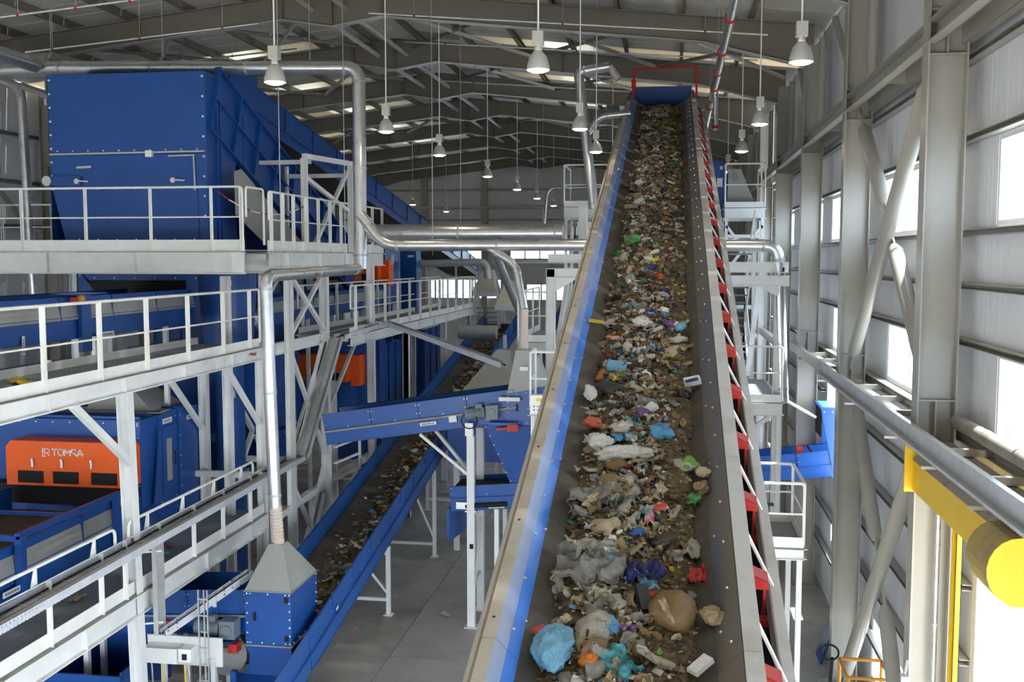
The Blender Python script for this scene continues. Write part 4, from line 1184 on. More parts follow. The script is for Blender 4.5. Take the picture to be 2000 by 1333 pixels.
for dy in (.45, .62): MB().box(xr + .012, xr + .06, hy + dy, hy + dy + .07, 8.3, 11.35).build('side_channel', BLUE, hop)
bo = MB(); n_ = (0, -1, 0)
bolts_line(bo, (xl + .05, hy, zt_ - .1), (xl + .05, hy, 9.5), 9, n_, .028); bolts_line(bo, (xr - .05, hy, zt_ - .1), (xr - .05, hy, 8.9), 8, n_, .028)
bolts_line(bo, (xl + .2, hy, zs + .08), (xr - .2, hy, zs + .08), 10, n_, .02); bolts_line(bo, (-12.9, hy - .02, 9.5), (-10.2, hy - .02, 9.5), 7, n_, .018); bolts_line(bo, (-12.9, hy - .02, 8.4), (-10.2, hy - .02, 8.4), 7, n_, .018)
bolts_line(bo, (-12.7, hy + .2, 7.55), (-10.3, hy + .2, 7.55), 6, n_, .022); bolts_line(bo, (-13.05, hy + .2, 7.6), (-12.7, hy + .2, 7.15), 2, n_, .022)
bo.build('bolts', WHITE, hop, kind='stuff')
for x, y in ((-13.3, 21.4), (-10.3, 22.6), (-13.3, 22.8)): sup(hop, (x, y, 0), (x, y, 8.2), .18)
MB().tube([(-9.75, 21.6, 0), (-9.75, 21.6, 6.15)], .32, 16).build('outlet_pipe', BLUED, hop, True)
# ribbed inclined conveyor feeding the hopper from behind
F2 = Frame((-10.92, 21.4, 11.5), (-10.92, 31.5, 7.55))
rc = thing('inclined_conveyor', F2(0, 0, 0), 'ribbed dark-blue conveyor climbing into the hopper from behind', 'conveyor')
L2 = F2.L; npn = 9
for k in range(npn):
    a = L2 * k / npn; b = L2 * (k + 1) / npn
    for r0, r1 in ((-.75, -.02), (.0, .68)):
        m = MB(); F2.ob(m, a + .02, b - .02, .98, 1.0, r0, r1); m.build('side_panel', BLUE, rc)
    m = MB(); F2.ob(m, a - .02, a + .02, 1.0, 1.12, -.78, .72); m.build('rib', BLUE, rc)
m = MB(); F2.ob(m, 0, L2, 1.0, 1.1, -.03, .01); F2.ob(m, 0, L2, .96, 1.12, .68, .72); F2.ob(m, 0, L2, .96, 1.12, -.8, -.76); m.build('side_rail', BLUE, rc)
m = MB(); F2.ob(m, 0, L2, -1.0, -.98, -.8, .72); m.build('side_sheet', BLUE, rc)
m = MB(); F2.ob(m, 0, L2, -.95, .95, -.1, -.08); m.build('belt', BELT, rc)
m = MB(); F2.ob(m, 1.2, L2 - 1.0, -.95, .98, .72, .74); m.build('cover', HOODG, rc)
# pale end shield below it
MB().prism([P(457, 335, X=-9.55), P(470, 330, X=-9.55), P(590, 475, X=-9.55), P(520, 480, X=-9.55), P(460, 420, X=-9.55)], (.02, 0, 0)).build('splash_sheet', HOODG, rc)
plate_label(rc, F2(5.0, 1.13, -.3), F2.t, F2.s, .5, .09)
# long blue conveyor climbing over the plant
longc, F3 = conveyor('inclined_conveyor', 'long dark-blue conveyor sloping down from behind the hopper to the far end', (-11.2, 24.9, 11.75), (-11.2, 55.5, 7.25), 1.4, .62, 2.2, low=.25, legs=((9, 0), (17, 0), (25, 0)), mat=BLUE)
MB().box(-12.0, -10.45, 23.6, 25.2, 11.0, 12.55).build('head_box', BLUE, longc)
MB().box(-10.42, -10.38, 24.4, 24.7, 11.45, 11.75).build('drive_bracket', RED, longc)
# conveyor under the hopper behind the middle walkway
cc, F4 = conveyor('belt_conveyor', 'blue conveyor with grey mesh guards behind the middle walkway', (-11.0, 11.0, 7.0), (-11.0, 20.9, 7.0), 1.5, .32, 1.65, mesh=True, low=.35, legs=((8.6, 0),), zfoot=0)
MB().box(-10.2, -10.12, 16.45, 16.75, 6.35, 7.35).build('switch_post', BLUE, cc)
plate_label(cc, (-10.19, 17.3, 6.6), (0, 1, 0), (1, 0, 0), .6, .1); plate_label(cc, (-10.19, 14.9, 6.6), (0, 0, 1), (1, 0, 0), .3, .07)
sw = thing('warning_beacon', (-10.12, 16.3, 7.22), 'orange beacon and red stop switch on the blue post', 'beacon')
MB().ball((-10.1, 16.4, 7.3), .08, 12, 8).build('beacon_dome', AMBER, sw, True); MB().box(-10.12, -10.06, 16.12, 16.22, 7.2, 7.32).build('stop_button', RED, sw)
MB().box(-10.5, -9.95, 16.1, 17.0, 7.36, 7.38).build('bracket', BLUE, sw)
wt = thing('white_trough', (-10.4, 14, 5.9), 'white sheet trough under the mesh-guarded conveyor', 'trough')
MB().hexa([(-10.9, 11, 6.05), (-9.98, 11, 5.95), (-9.98, 17.5, 5.95), (-10.9, 17.5, 6.05), (-10.9, 11, 6.08), (-9.98, 11, 6.2), (-9.98, 17.5, 6.2), (-10.9, 17.5, 6.08)]).build('trough_sheet', WSTEEL, wt)
for y in (11.0, 17.4): MB().bar((-11.4, y, 5.6), (-11.4, y, 6.1), .08, .08).build('hanger', WSTEEL, wt)
# ================================================================ ORANGE SORTER AND ITS FEED BELT
so = thing('optical_sorter', (-11.2, 18.5, 2.4), 'blue optical sorter with a long orange hood and white lettering', 'sorter')
oy = 17.5
xl_, xr_ = -12.42, -9.97
zt2, zb2 = 4.55, 3.70
# hood: chamfered top corners, sloping back
poly = [(xl_, oy, zb2), (xr_, oy, zb2), (xr_, oy, zt2 - .12), (xr_ - .1, oy, zt2), (xl_ + .1, oy, zt2), (xl_, oy, zt2 - .12)]
MB().prism(poly, (0, .5, 0)).build('orange_hood', ORANGE, so)
for x in (-11.92, -11.2, -10.42):
    MB().box(x - .26, x + .26, oy - .012, oy + .0, 3.75, 3.98).build('vent_grille', BLACK, so)
    m = MB()
    for i in range(9): m.box(x - .25, x + .25, oy - .018, oy - .012, 3.765 + i * .024, 3.775 + i * .024)
    m.build('grille_slats', BLACK, so, kind='stuff')
for x in (-11.86, -11.26, -10.66):
    m = MB(); m.box(x - .02, x + .02, oy - .04, oy, 4.06, 4.2); m.cyl((x, oy - .05, 4.2), (x, oy, 4.2), .025, 8); m.build('latch', GALV, so)
# lettering: TOMRA and the square mark before it
def strokes(parent, name, lines, org, sc, y, th, mat=WHITE):
    m = MB()
    for ln in lines:
        for (x0, z0), (x1, z1) in zip(ln, ln[1:]):
            p_ = V((org[0] + x0 * sc, y, org[1] + z0 * sc)); q_ = V((org[0] + x1 * sc, y, org[1] + z1 * sc))
            d_ = (q_ - p_).normalized() * th * .4
            m.bar(p_ - d_, q_ + d_, th, .006, V((0, 1, 0)))
    return m.build(name, mat, parent)
LET = {'T': [[(0, 1), (.8, 1)], [(.4, 1), (.4, 0)]], 'O': [[(.25, 0), (.85, 0), (1, .2), (1, .8), (.85, 1), (.25, 1), (.1, .8), (.1, .2), (.25, 0)]],
       'M': [[(0, 0), (0, .9), (.12, 1), (.5, .25), (.88, 1), (1, .9), (1, 0)]], 'R': [[(0, .55), (0, 1), (.7, 1), (.82, .85), (.82, .6), (.7, .45), (.2, .45)], [(.35, .45), (.9, 0)]],
       'A': [[(0, 0), (.45, 1), (.95, 0)], [(.3, .28), (.95, .28)]]}
x = 0
for ch, adv in (('T', .95), ('O', 1.2), ('M', 1.2), ('R', 1.05), ('A', 1.0)):
    strokes(so, 'letter', [[(a + x, b) for a, b in ln] for ln in LET[ch]], (-11.46, 4.29), .116, oy - .005, .02); x += adv
strokes(so, 'logo_mark', [[(0, 0), (0, 1), (.75, 1), (.95, .8), (.95, .55), (.55, .5)], [(0, .5), (.5, 1)], [(.3, 0), (.3, .5), (.55, .5), (.95, .1)], [(0, 0), (.3, 0)], [(.3, .5), (0, 1)]], (-11.66, 4.26), .15, oy - .005, .012)
# blue body behind and beside the hood
MB().prism([(-13.0, 18.0, 3.2), (-9.95, 18.0, 3.2), (-9.95, 18.0, 4.9), (-13.0, 18.0, 4.9)], (0, .62, 0)).build('body', BLUE, so)
MB().hexa([(-13.0, 18.62, 2.6), (-9.9, 18.62, 2.6), (-9.9, 19.34, 2.6), (-13.0, 19.34, 2.6), (-13.0, 18.62, 4.9), (-9.9, 18.62, 4.9), (-9.9, 19.34, 4.94), (-13.0, 19.34, 4.94)]).build('body', BLUE, so)
MB().hexa([(-13.0, 19.36, 2.3), (-9.86, 19.36, 2.3), (-9.86, 20.6, 2.3), (-13.0, 20.6, 2.3), (-13.0, 19.36, 4.98), (-9.86, 19.36, 4.98), (-9.86, 20.6, 4.86), (-13.0, 20.6, 4.86)]).build('body', BLUE, so)
d_ = MB().box(-9.9, -9.87, 18.7, 19.3, 3.3, 4.65).build('side_door', BLUE, so)
MB().box(-9.87, -9.862, 18.86, 19.06, 3.55, 4.4).build('inspection_window', HOODG, d_)
MB().tube(bend([(-9.87, 19.15, 3.85), (-9.83, 19.15, 3.85), (-9.83, 19.15, 4.1), (-9.87, 19.15, 4.1)], .02, 3), .012, 6).build('door_handle', BLACK, d_)
MB().prism([(-9.88, 18.62, 4.9), (-9.88, 18.62, 3.2), (-9.88, 18.3, 3.2)], (.03, 0, 0)).build('gusset', BLUE, so)
plate_label(so, (-9.89, 18.95, 4.76), (0, 1, 0), (1, 0, 0), .38, .1); plate_label(so, (-9.85, 19.9, 4.7), (0, 1, 0), (1, 0, 0), .38, .09); plate_label(so, (-9.85, 20.5, 4.8), (0, 0, 1), (1, 0, 0), .2, .07)
bo = MB()
for y_ in (18.66, 19.3): bolts_line(bo, (-9.9, y_, 4.8), (-9.9, y_, 2.7), 10, (1, 0, 0), .02)
for y_ in (19.42, 20.54): bolts_line(bo, (-9.86, y_, 4.8), (-9.86, y_, 2.5), 12, (1, 0, 0), .02)
bolts_line(bo, (-12.8, 18.0, 4.84), (-10.0, 18.0, 4.84), 9, (0, -1, 0), .02); bolts_line(bo, (-10.0, 18.0, 4.8), (-10.0, 18.0, 3.4), 7, (0, -1, 0), .02)
bo.build('bolts', GALV, so, kind='stuff')
for y_ in (18.1, 18.5, 18.9): MB().bar((-12.9, y_, 4.93), (-10.0, y_, 4.93), .04, .05).build('roof_rib', BLUE, so)
MB().box(-12.9, -9.95, 18.75, 19.25, 4.92, 4.95).build('roof_grate', DUSTY, so)
MB().hexa([(-11.6, 18.9, 4.95), (-10.2, 18.9, 4.95), (-10.2, 20.2, 4.95), (-11.6, 20.2, 4.95), (-11.5, 19.3, 5.55), (-11.0, 19.3, 5.55), (-11.0, 19.9, 5.55), (-11.5, 19.9, 5.55)]).build('dust_hood', HOODG, so)
for x_, y_ in ((-12.8, 18.2), (-10.1, 18.2), (-12.8, 20.4), (-10.1, 20.4)): MB().bar((x_, y_, 0), (x_, y_, 3.0), .16, .16).build('leg', BLUE, so)
MB().box(-12.95, -10.0, 17.7, 18.0, 3.3, 3.68).build('throat', BLACK, so)
# feed belt in front of it
fb, F5 = conveyor('feed_belt', 'wide blue feed belt with grey mesh guards leading into the orange sorter', (-11.2, 9.5, 3.12), (-11.2, 17.6, 3.2), 2.4, .42, 1.6, mesh=True, low=.4, legs=((1.5, 0), (6.5, 0)), rib=.06)
for y_ in (14.1, 16.9):
    MB().box(-9.93, -9.82, y_, y_ + .14, 2.7, 3.72).build('guard_post', BLUE, fb)
MB().bar((-9.88, 14.1, 3.72), (-9.88, 17.05, 3.72), .09, .09).build('guard_rail', BLUE, fb); MB().bar((-12.45, 14.15, 3.68), (-9.9, 14.15, 3.68), .1, .08).build('guard_rail', BLUE, fb); MB().bar((-12.45, 15.6, 3.68), (-9.9, 15.6, 3.68), .06, .06).build('guard_rail', BLUE, fb)
MB().box(-9.84, -9.74, 17.0, 17.25, 3.5, 3.62).build('stop_switch', YELLOW, fb)
plate_label(fb, (-9.86, 13.9, 2.92), (0, 1, 0), (1, 0, 0), .42, .09)
# ================================================================ BELT RUNNING BACK ALONG THE FLOOR
zB = lambda y: 2.05 - .42 + .17 * (y - 20)
bc, FB = conveyor('belt_conveyor', 'blue-sided floor conveyor carrying scattered waste away from the chute', (-6.85, 16.75, zB(16.75)), (-6.85, 41.5, zB(41.5)), 1.3, .42, 1.25, low=.30, legs=((5.0, 0), (9.6, 0), (14.6, 0), (19.5, 0)), rib=.05, mat=BLUED)
plate_label(bc, FB(1.4, .72, .1), FB.t, FB.s, .12, .05, ink=False)
for u in (5.0, 9.6, 14.6):
    t_ = FB(u, .7, -.4); strutbar(bc, (t_.x, t_.y, .45), (-6.85, t_.y - .1, t_.z - .15), .05)
def heapB(u, v):
    e = max(0.0, 1 - (abs(v - .2) / .32) ** 2)
    return .002 + e * (.02 + .05 * nz(u, v, 7, 1.6))
m = MB(); NU, NV = 260, 8
for i in range(NU + 1):
    u = .3 + (FB.L - .6) * i / NU
    for j in range(NV + 1):
        v = -.1 + .6 * j / NV
        m.v.append(FB(u, v, heapB(u, v) - .012))
m.f = [[i * (NV + 1) + j, (i + 1) * (NV + 1) + j, (i + 1) * (NV + 1) + j + 1, i * (NV + 1) + j + 1] for i in range(NU) for j in range(NV)]; m.m = [0] * len(m.f)
tag(m.build('waste_bed', SOIL, None, True), 'thin brown bed of waste along the floor conveyor', 'waste', None, 'stuff')
fragments(FB, heapB, 1500, .4, FB.L - .3, .42, .045, 'waste_scraps', 'small scraps of waste strewn along the floor conveyor', v0=.18)
lumps(FB, heapB, 520, .6, 24, .46, .06, 'waste_clumps', 'crumpled paper and card heaped along the floor conveyor', .22)
SCR = {}
for k in range(110):
    u = .6 + 22 * random.random(); v = max(-.3, min(.5, random.gauss(.24, .15))); c_ = random.choice(['white'] * 6 + ['brown'] * 4 + ['cream'] * 5 + ['blue', 'orange', 'grey', 'dark'])
    s_ = random.uniform(.05, .125); sheet_ = random.random() < .5
    w_ = ('torn %s sheet' if sheet_ else 'crumpled %s scrap') % WORD[c_].split()[0]
    SCR.setdefault(w_, []).append((u, place('torn_scrap' if sheet_ else 'crumpled_scrap', random.choice(SHTS if sheet_ else SHS), wm(c_, 0), FB(u, v, heapB(u, v) + s_ * .2), s_, FB, w_, 'waste', w_ + 's on the floor conveyor', None, .5, (1, .7, .8))))
count_off(SCR, 'floor conveyor')
# ---- blue chute with pyramid hood at its start
ch = thing('chute', (-6.85, 17, 1.0), 'blue chute box under a grey pyramid dust hood', 'chute')
cx0, cx1, cy0, cy1, cz = -7.24, -6.4, 16.45, 17.75, 2.24
MB().box(cx0, cx1, cy0, cy0 + .015, 1.28, cz).build('front_panel', BLUE, ch)
MB().box(cx1 - .015, cx1, cy0 + .016, cy1, 1.28, cz).build('side_panel', BLUE, ch); MB().box(cx0, cx0 + .015, cy0 + .016, cy1, 1.28, cz).build('side_panel', BLUE, ch); MB().box(cx0, cx1, cy1, cy1 + .015, 1.28, cz).build('back_panel', BLUE, ch)
MB().prism([(cx0, cy0 - .02, 1.27), (cx1, cy0 - .02, 1.27), (cx1, cy0 - .02, .74), (cx0 - .05, cy0 - .02, .74), (cx0 + .06, cy0 - .02, .9), (cx0 + .08, cy0 - .02, 1.1)], (0, .02, 0)).build('lower_panel', BLUE, ch)
MB().prism([(-6.2, 15.0, .78), (-6.2, 16.74, 1.07), (-6.2, 16.74, 1.49), (-6.2, 15.0, 1.2)], (.02, 0, 0)).build('side_plate', BLUED, ch)
MB().prism([(-6.2, 15.0, .42), (-6.2, 16.74, .71), (-6.2, 16.74, 1.06), (-6.2, 15.0, .77)], (.03, 0, 0)).build('side_plate', BLUED, ch)
MB().bar((-6.16, 15.0, .77), (-6.16, 16.74, 1.06), .05, .015).build('side_rim', BLUED, ch)
MB().hexa([(cx0 - .3, 15.7, .46), (cx1, 15.7, .46), (cx1, cy0, .72), (cx0 - .15, cy0, .72), (cx0 - .3, 15.7, .5), (cx1, 15.7, .5), (cx1, cy0, .76), (cx0 - .15, cy0, .76)]).build('sloping_cover', BLUE, ch)
MB().box(cx0 - .3, cx1, 15.68, 16.4, .02, .46).build('base_box', BLUE, ch)
ax_, ay_ = -6.83, 17.0
MB().hexa([(cx0, cy0, cz), (cx1, cy0, cz), (cx1, cy1, cz), (cx0, cy1, cz), (ax_ - .13, ay_ - .12, 2.95), (ax_ + .13, ay_ - .12, 2.95), (ax_ + .13, ay_ + .12, 2.95), (ax_ - .13, ay_ + .12, 2.95)]).build('dust_hood', HOODG, ch)
MB().box(cx0 - .02, cx1 + .02, cy0 - .02, cy1 + .02, cz - .012, cz + .005).build('flange_rim', DUSTY, ch); MB().box(cx0 - .02, cx1 + .02, cy0 - .03, cy1 + .02, 1.265, 1.285).build('flange_rim', DUSTY, ch)
MB().box(-7.08, -7.04, cy0 - .03, cy0, 1.72, 1.86).build('door_handle', BLACK, ch)
for z_ in (1.42, 2.1): MB().box(-6.52, -6.45, cy0 - .015, cy0, z_ - .05, z_ + .05).build('hinge', BLACK, ch)
bo = MB()
bolts_line(bo, (cx0 + .04, cy0, cz - .05), (cx0 + .04, cy0, 1.32), 6, (0, -1, 0)); bolts_line(bo, (cx1 - .03, cy0, cz - .05), (cx1 - .03, cy0, 1.32), 7, (0, -1, 0)); bolts_line(bo, (cx1, cy0 + .1, 1.32), (cx1, cy1 - .1, 1.32), 5, (1, 0, 0)); bolts_line(bo, (cx1, cy1 - .05, cz - .05), (cx1, cy1 - .05, 1.32), 6, (1, 0, 0))
bolts_line(bo, (cx0 + .1, cy0, cz - .05), (cx1 - .1, cy0, cz - .05), 3, (0, -1, 0)); bolts_line(bo, (cx0 + .1, cy0 - .02, 1.33), (cx1 - .1, cy0 - .02, 1.33), 4, (0, -1, 0))
bo.build('bolts', WHITE, ch, kind='stuff')
for x_, y_ in ((-7.35, 16.2), (-6.3, 16.2)): MB().bar((x_, y_, 0), (x_, y_, .9), .1, .1).build('leg', BLUE, ch)
# conveyor feeding that chute from the left
fd, F6 = conveyor('belt_conveyor', 'short blue conveyor with a grey gear motor feeding the hooded chute', (-10.6, 17.1, 1.62), (-7.26, 17.1, 1.78), 1.0, .42, 1.1, low=.3, legs=((.6, 0), (2.2, 0)), cable=True)
gearmotor(fd, (-7.64, 16.33, 1.6), (1, 0, 0), (0, 1, 0), 1.05)
MB().box(-8.05, -7.4, 16.25, 16.55, 1.33, 1.38).build('motor_shelf', BLUE, fd)
m = MB(); m.box(-7.45, -7.3, 16.2, 16.4, 1.2, 1.36); m.bar((-7.75, 16.3, 1.2), (-7.45, 16.3, 1.3), .03, .03); m.build('torque_arm', RED, fd)
MB().box(-8.75, -8.6, 16.5, 16.56, 1.52, 1.6).build('stop_switch', RED, fd)
plate_label(fd, (-7.85, 16.56, 1.95), (0, 0, 1), (0, -1, 0), .16, .07, ink=False)
fragments(F6, lambda u, v: .02, 120, .3, 3.2, .4, .05, 'waste_scraps', 'few scraps of waste on the short feeding conveyor')
# control cabinet bench and lattice post below the walkway
cb = thing('control_cabinet', (-8.3, 15.9, 0), 'white junction cabinets on a low frame under the lower walkway', 'cabinet')
MB().box(-8.75, -8.15, 15.7, 15.95, 1.16, 1.42).build('cabinet_box', WHITE, cb); MB().box(-8.12, -7.9, 15.72, 15.95, 1.2, 1.42).build('cabinet_box', WHITE, cb); MB().box(-8.05, -7.97, 15.7, 15.72, 1.24, 1.34).build('display', BLACK, cb)
MB().box(-8.8, -7.45, 15.96, 16.0, 1.05, 1.55).build('mounting_plate', WSTEEL, cb); MB().bar((-8.9, 15.9, .72), (-7.3, 15.9, .72), .1, .06).build('cable_duct', GALVD, cb)
for x_ in (-8.5, -7.6): MB().bar((x_, 15.95, 0), (x_, 15.95, 1.2), .08, .08).build('leg', WSTEEL, cb)
MB().bar((-8.1, 15.95, .7), (-7.65, 15.95, .05), .07, .07).build('brace', WSTEEL, cb)
for i, x_ in enumerate((-8.65, -8.45, -8.4, -8.05, -7.98)): MB().tube([(x_, 15.8, 1.12), (x_ + .02, 15.78, .95), (x_, 15.82, .74)], .014, 6).build('cable', YELLOW if i % 2 else GALVD, cb)
lp = thing('cable_post', (-7.55, 15.75, 0), 'slim galvanised lattice post carrying cables down from the walkway', 'cable post')
for dx in (0, .1, .16): MB().bar((-7.75 + dx, 15.75, .75), (-7.75 + dx, 15.75, 2.45), .022, .03).build('rail', GALV, lp)
for k in range(6): MB().bar((-7.76, 15.73, .9 + k * .28), (-7.58, 15.73, .9 + k * .28), .02, .02).build('rung', GALV, lp)
tray('cable_tray', 'short galvanised tray slanting past the lattice post', [(-8.2, 15.4, 1.78), (-7.35, 17.0, 2.35)], .14, cables=1, rung=False)
dr = thing('round_drum', (-7.6, 17, 0), 'pale round drum guard under the feeding conveyor', 'drum')
MB().tube([(-7.75, 16.7, 1.0), (-7.75, 17.4, 1.0)], .42, 24).build('drum_shell', HOODG, dr, True); MB().bar((-7.75, 16.9, 0), (-7.75, 16.9, .7), .1, .1).build('leg', WSTEEL, dr)
bb = thing('storage_bunker', (-10.2, 16, 0), 'low dark-blue bunker on the floor under the lower walkway', 'bunker')
MB().box(-10.6, -8.95, 15.3, 15.35, .35, 1.05).build('front_panel', BLUE, bb); MB().box(-10.6, -8.95, 17.0, 17.05, .35, 1.2).build('back_panel', BLUE, bb); MB().box(-8.99, -8.95, 15.36, 17.0, .35, 1.1).build('side_panel', BLUE, bb); MB().box(-10.6, -10.56, 15.36, 17.0, .35, 1.1).build('side_panel', BLUE, bb); MB().box(-10.55, -9.0, 15.36, 17.0, .36, .4).build('bottom', BLACK, bb)
for x_ in (-10.4, -9.2): MB().cyl((x_, 15.6, 0), (x_, 15.6, .36), .05, 10).build('leg', WSTEEL, bb)
# printed maker's name on the bunker
x = 0
EG = {'E': [[(.7, 0), (0, 0), (0, 1), (.7, 1)], [(0, .5), (.6, .5)]], 'g': [[(.6, .7), (.1, .7), (.1, .1), (.6, .1)], [(.6, .7), (.6, -.3), (.1, -.3)]], 'e': [[(.6, 0), (.1, 0), (.1, .65), (.6, .65), (.6, .35), (.1, .35)]],
      'r': [[(.1, 0), (.1, .7)], [(.1, .5), (.5, .7)]], 's': [[(.1, 0), (.55, 0), (.55, .35), (.1, .35), (.1, .7), (.55, .7)]], 'm': [[(.1, 0), (.1, .7), (.5, .7), (.5, 0)], [(.5, .7), (.9, .7), (.9, 0)]], 'a': [[(.1, .7), (.55, .7), (.55, 0), (.1, 0), (.1, .35), (.55, .35)]], 'n': [[(.1, 0), (.1, .7), (.55, .7), (.55, 0)]]}
for chh in 'Eggersmann':
    strokes(bb, 'letter', [[(a_ + x, b_) for a_, b_ in ln] for ln in EG[chh]], (-9.95, .8), .085, 15.296, .012, INK); x += 1.05 if chh == 'm' else .78
# ================================================================ CROSS CONVEYOR WITH DISCHARGE CHUTE
xc, F7 = conveyor('cross_conveyor', 'blue cross conveyor rising to the right above the concrete floor', (-7.45, 21.9, 4.22), (-3.2, 21.9, 4.86), 1.1, .36, 1.1, low=.26, cable=True, rib=.04)
plate_label(xc, F7(2.35, .65, -.13), F7.t, F7.s, .36, .07); plate_label(xc, F7(2.9, .65, -.1), F7.t, F7.s, .17, .13, ink=False)
gearmotor(xc, (-3.85, 21.2, 4.72), (1, 0, .12), (0, 1, 0), 1.0)
MB().box(-3.75, -3.15, 21.05, 21.35, 4.48, 4.53).build('motor_shelf', BLUE, xc)
m = MB(); m.box(-3.35, -3.12, 21.0, 21.2, 4.36, 4.5); m.bar((-3.6, 21.1, 4.38), (-3.3, 21.1, 4.42), .05, .05); m.build('torque_arm', RED, xc)
MB().box(-3.55, -3.1, 21.15, 21.2, 4.98, 5.06).build('guard_strip', PRINT, xc)
for dz, dx in ((0, 0), (.45, .25)):
    strutbar(xc, (-5.3 + dx, 21.3 + dz, 4.2), (-4.25, 21.3 + dz * .5, 3.35), .06)
for y_ in (21.3, 22.4):
    MB().bar((-4.18, y_, 0), (-4.18, y_, 4.2), .16, .16).build('leg', WSTEEL, xc); MB().box(-4.32, -4.04, y_ - .14, y_ + .14, 0, .02).build('foot_plate', WSTEEL, xc)
for z_ in (.9, 2.4): MB().bar((-4.18, 21.3, z_), (-4.18, 22.4, z_), .06, .06).build('cross_bar', WSTEEL, xc)
MB().bar((-4.16, 21.35, .3), (-4.16, 22.35, 2.2), .04, .04).build('brace', WSTEEL, xc)
MB().box(-4.3, -4.06, 21.2, 21.22, 2.55, 2.58).build('clamp', WHITE, xc); MB().box(-4.2, -4.12, 21.2, 21.22, 1.75, 1.85).build('switch', BLACK, xc)
m = MB(); m.tube([P(917, 846, Y=21.1) + V((math.cos(a_) * .17, 0, math.sin(a_) * .17 + .26)) for a_ in [k * math.pi / 8 for k in range(17)]], .014, 6); m.build('cable_coil', BLACK, xc)
MB().box(-4.27, -4.1, 21.1, 21.2, 4.22, 4.5).build('switch_box', WHITE, xc)
# discharge chute: box, funnel, hood
dc = thing('discharge_chute', (-3.2, 21.9, 3), 'blue discharge funnel of the cross conveyor with a grey hood', 'chute')
MB().hexa([(-3.42, 21.3, 4.45), (-2.72, 21.3, 4.45), (-2.72, 22.5, 4.45), (-3.42, 22.5, 4.45), (-3.42, 21.3, 5.12), (-2.72, 21.3, 5.24), (-2.72, 22.5, 5.24), (-3.42, 22.5, 5.12)]).build('chute_box', BLUE, dc)
MB().hexa([(-3.26, 21.4, 2.98), (-2.72, 21.4, 2.98), (-2.72, 22.3, 2.98), (-3.26, 22.3, 2.98), (-3.88, 21.28, 4.44), (-2.72, 21.28, 4.44), (-2.72, 22.5, 4.44), (-3.88, 22.5, 4.44)]).build('funnel', BLUE, dc)
MB().hexa([(-3.4, 21.32, 5.12), (-2.78, 21.32, 5.23), (-2.78, 22.4, 5.23), (-3.4, 22.4, 5.12), (-3.24, 21.5, 6.03), (-2.97, 21.5, 6.03), (-2.97, 22.0, 6.03), (-3.24, 22.0, 6.03)]).build('dust_hood', HOODG, dc)
MB().hexa([(-2.97, 21.5, 6.03), (-2.78, 21.4, 5.24), (-2.6, 21.9, 5.24), (-2.8, 22.0, 5.8), (-2.97, 22.0, 6.03), (-2.78, 22.4, 5.24), (-2.6, 22.4, 5.24), (-2.8, 22.3, 5.8)]).build('hood_shoulder', HOODG, dc)
MB().box(-3.2, -3.16, 21.27, 21.3, 4.75, 4.9).build('door_handle', BLACK, dc)
MB().box(-3.12, -2.95, 21.28, 21.3, 5.62, 5.7).build('label_plate', WHITE, dc)
bo = MB(); bolts_line(bo, (-3.85, 21.28, 4.4), (-3.25, 21.4, 3.02), 8, (0, -1, 0)); bolts_line(bo, (-3.1, 21.4, 3.0), (-2.8, 21.4, 3.0), 3, (0, -1, 0)); bolts_line(bo, (-3.38, 21.3, 5.05), (-3.38, 21.3, 4.5), 6, (0, -1, 0)); bolts_line(bo, (-3.2, 21.3, 5.12), (-2.78, 21.3, 5.18), 3, (0, -1, 0)); bolts_line(bo, (-3.3, 21.28, 4.5), (-2.8, 21.28, 4.5), 4, (0, -1, 0))
bo.build('bolts', WHITE, dc, kind='stuff')
# lower receiving conveyor under the funnel
rcv, F8 = conveyor('belt_conveyor', 'stubby blue conveyor under the discharge funnel', (-4.65, 21.9, 2.82), (-1.4, 21.9, 3.1), 1.05, .24, 1.6, low=.24, legs=((2.9, 0), (1.0, 0)))
m = MB(); m.hexa([(-4.72, 21.3, 2.0), (-4.68, 21.3, 1.85), (-4.5, 22.4, 1.85), (-4.55, 22.4, 2.0), (-4.72, 21.3, 2.6), (-4.66, 21.3, 2.6), (-4.45, 22.4, 2.6), (-4.55, 22.4, 2.6)]); m.build('rubber_flap', BLUE, rcv)
m = MB(); m.cyl((-4.3, 21.28, 2.66), (-3.4, 21.28, 2.74), .05, 10); m.build('tension_spindle', BLACK, rcv); MB().box(-4.5, -4.2, 21.25, 21.3, 2.6, 2.75).build('tension_block', GALV, rcv)
plate_label(rcv, F8(1.0, .57, -.24), F8.t, F8.s, .34, .07)
MB().box(-4.6, -3.3, 21.42, 22.38, 3.0, 3.02).build('rubber_cover', BLACK, rcv)
# ================================================================ PLATFORM RUNNING BACK AT MIDDLE LEVEL AND WHAT STANDS ON IT
w3 = walkway('walkway', 'middle-level walkway running far back beside the floor conveyor', (-7.85, 24.4, 6.12), (-7.85, 40.5, 6.05), 1.3, [.4 + 1.35 * k for k in range(12)], 1, 1.18, True, beam=.26)
for y_ in (26.6, 30.3, 35.5, 40): sup(w3, (-7.95, y_, 0), (-7.95, y_, 5.85), .19); sup(w3, (-9.1, y_ + .2, 0), (-9.1, y_ + .2, 5.85), .16)
sup(w3, (-7.95, 26.6, 6.1), (-7.95, 26.6, 8.1), .18); sup(w3, (-7.95, 30.3, 0), (-7.95, 30.3, 5.85), .2)
st = thing('stair_flight', (-6.9, 41, 3.4), 'white railed stair flight at the end of the far walkway', 'stairs')
for k in range(8): MB().box(-7.75, -6.9, 40.6 + k * .25, 40.85 + k * .25, 5.95 - k * .2, 5.98 - k * .2).build('tread', DECK, st)
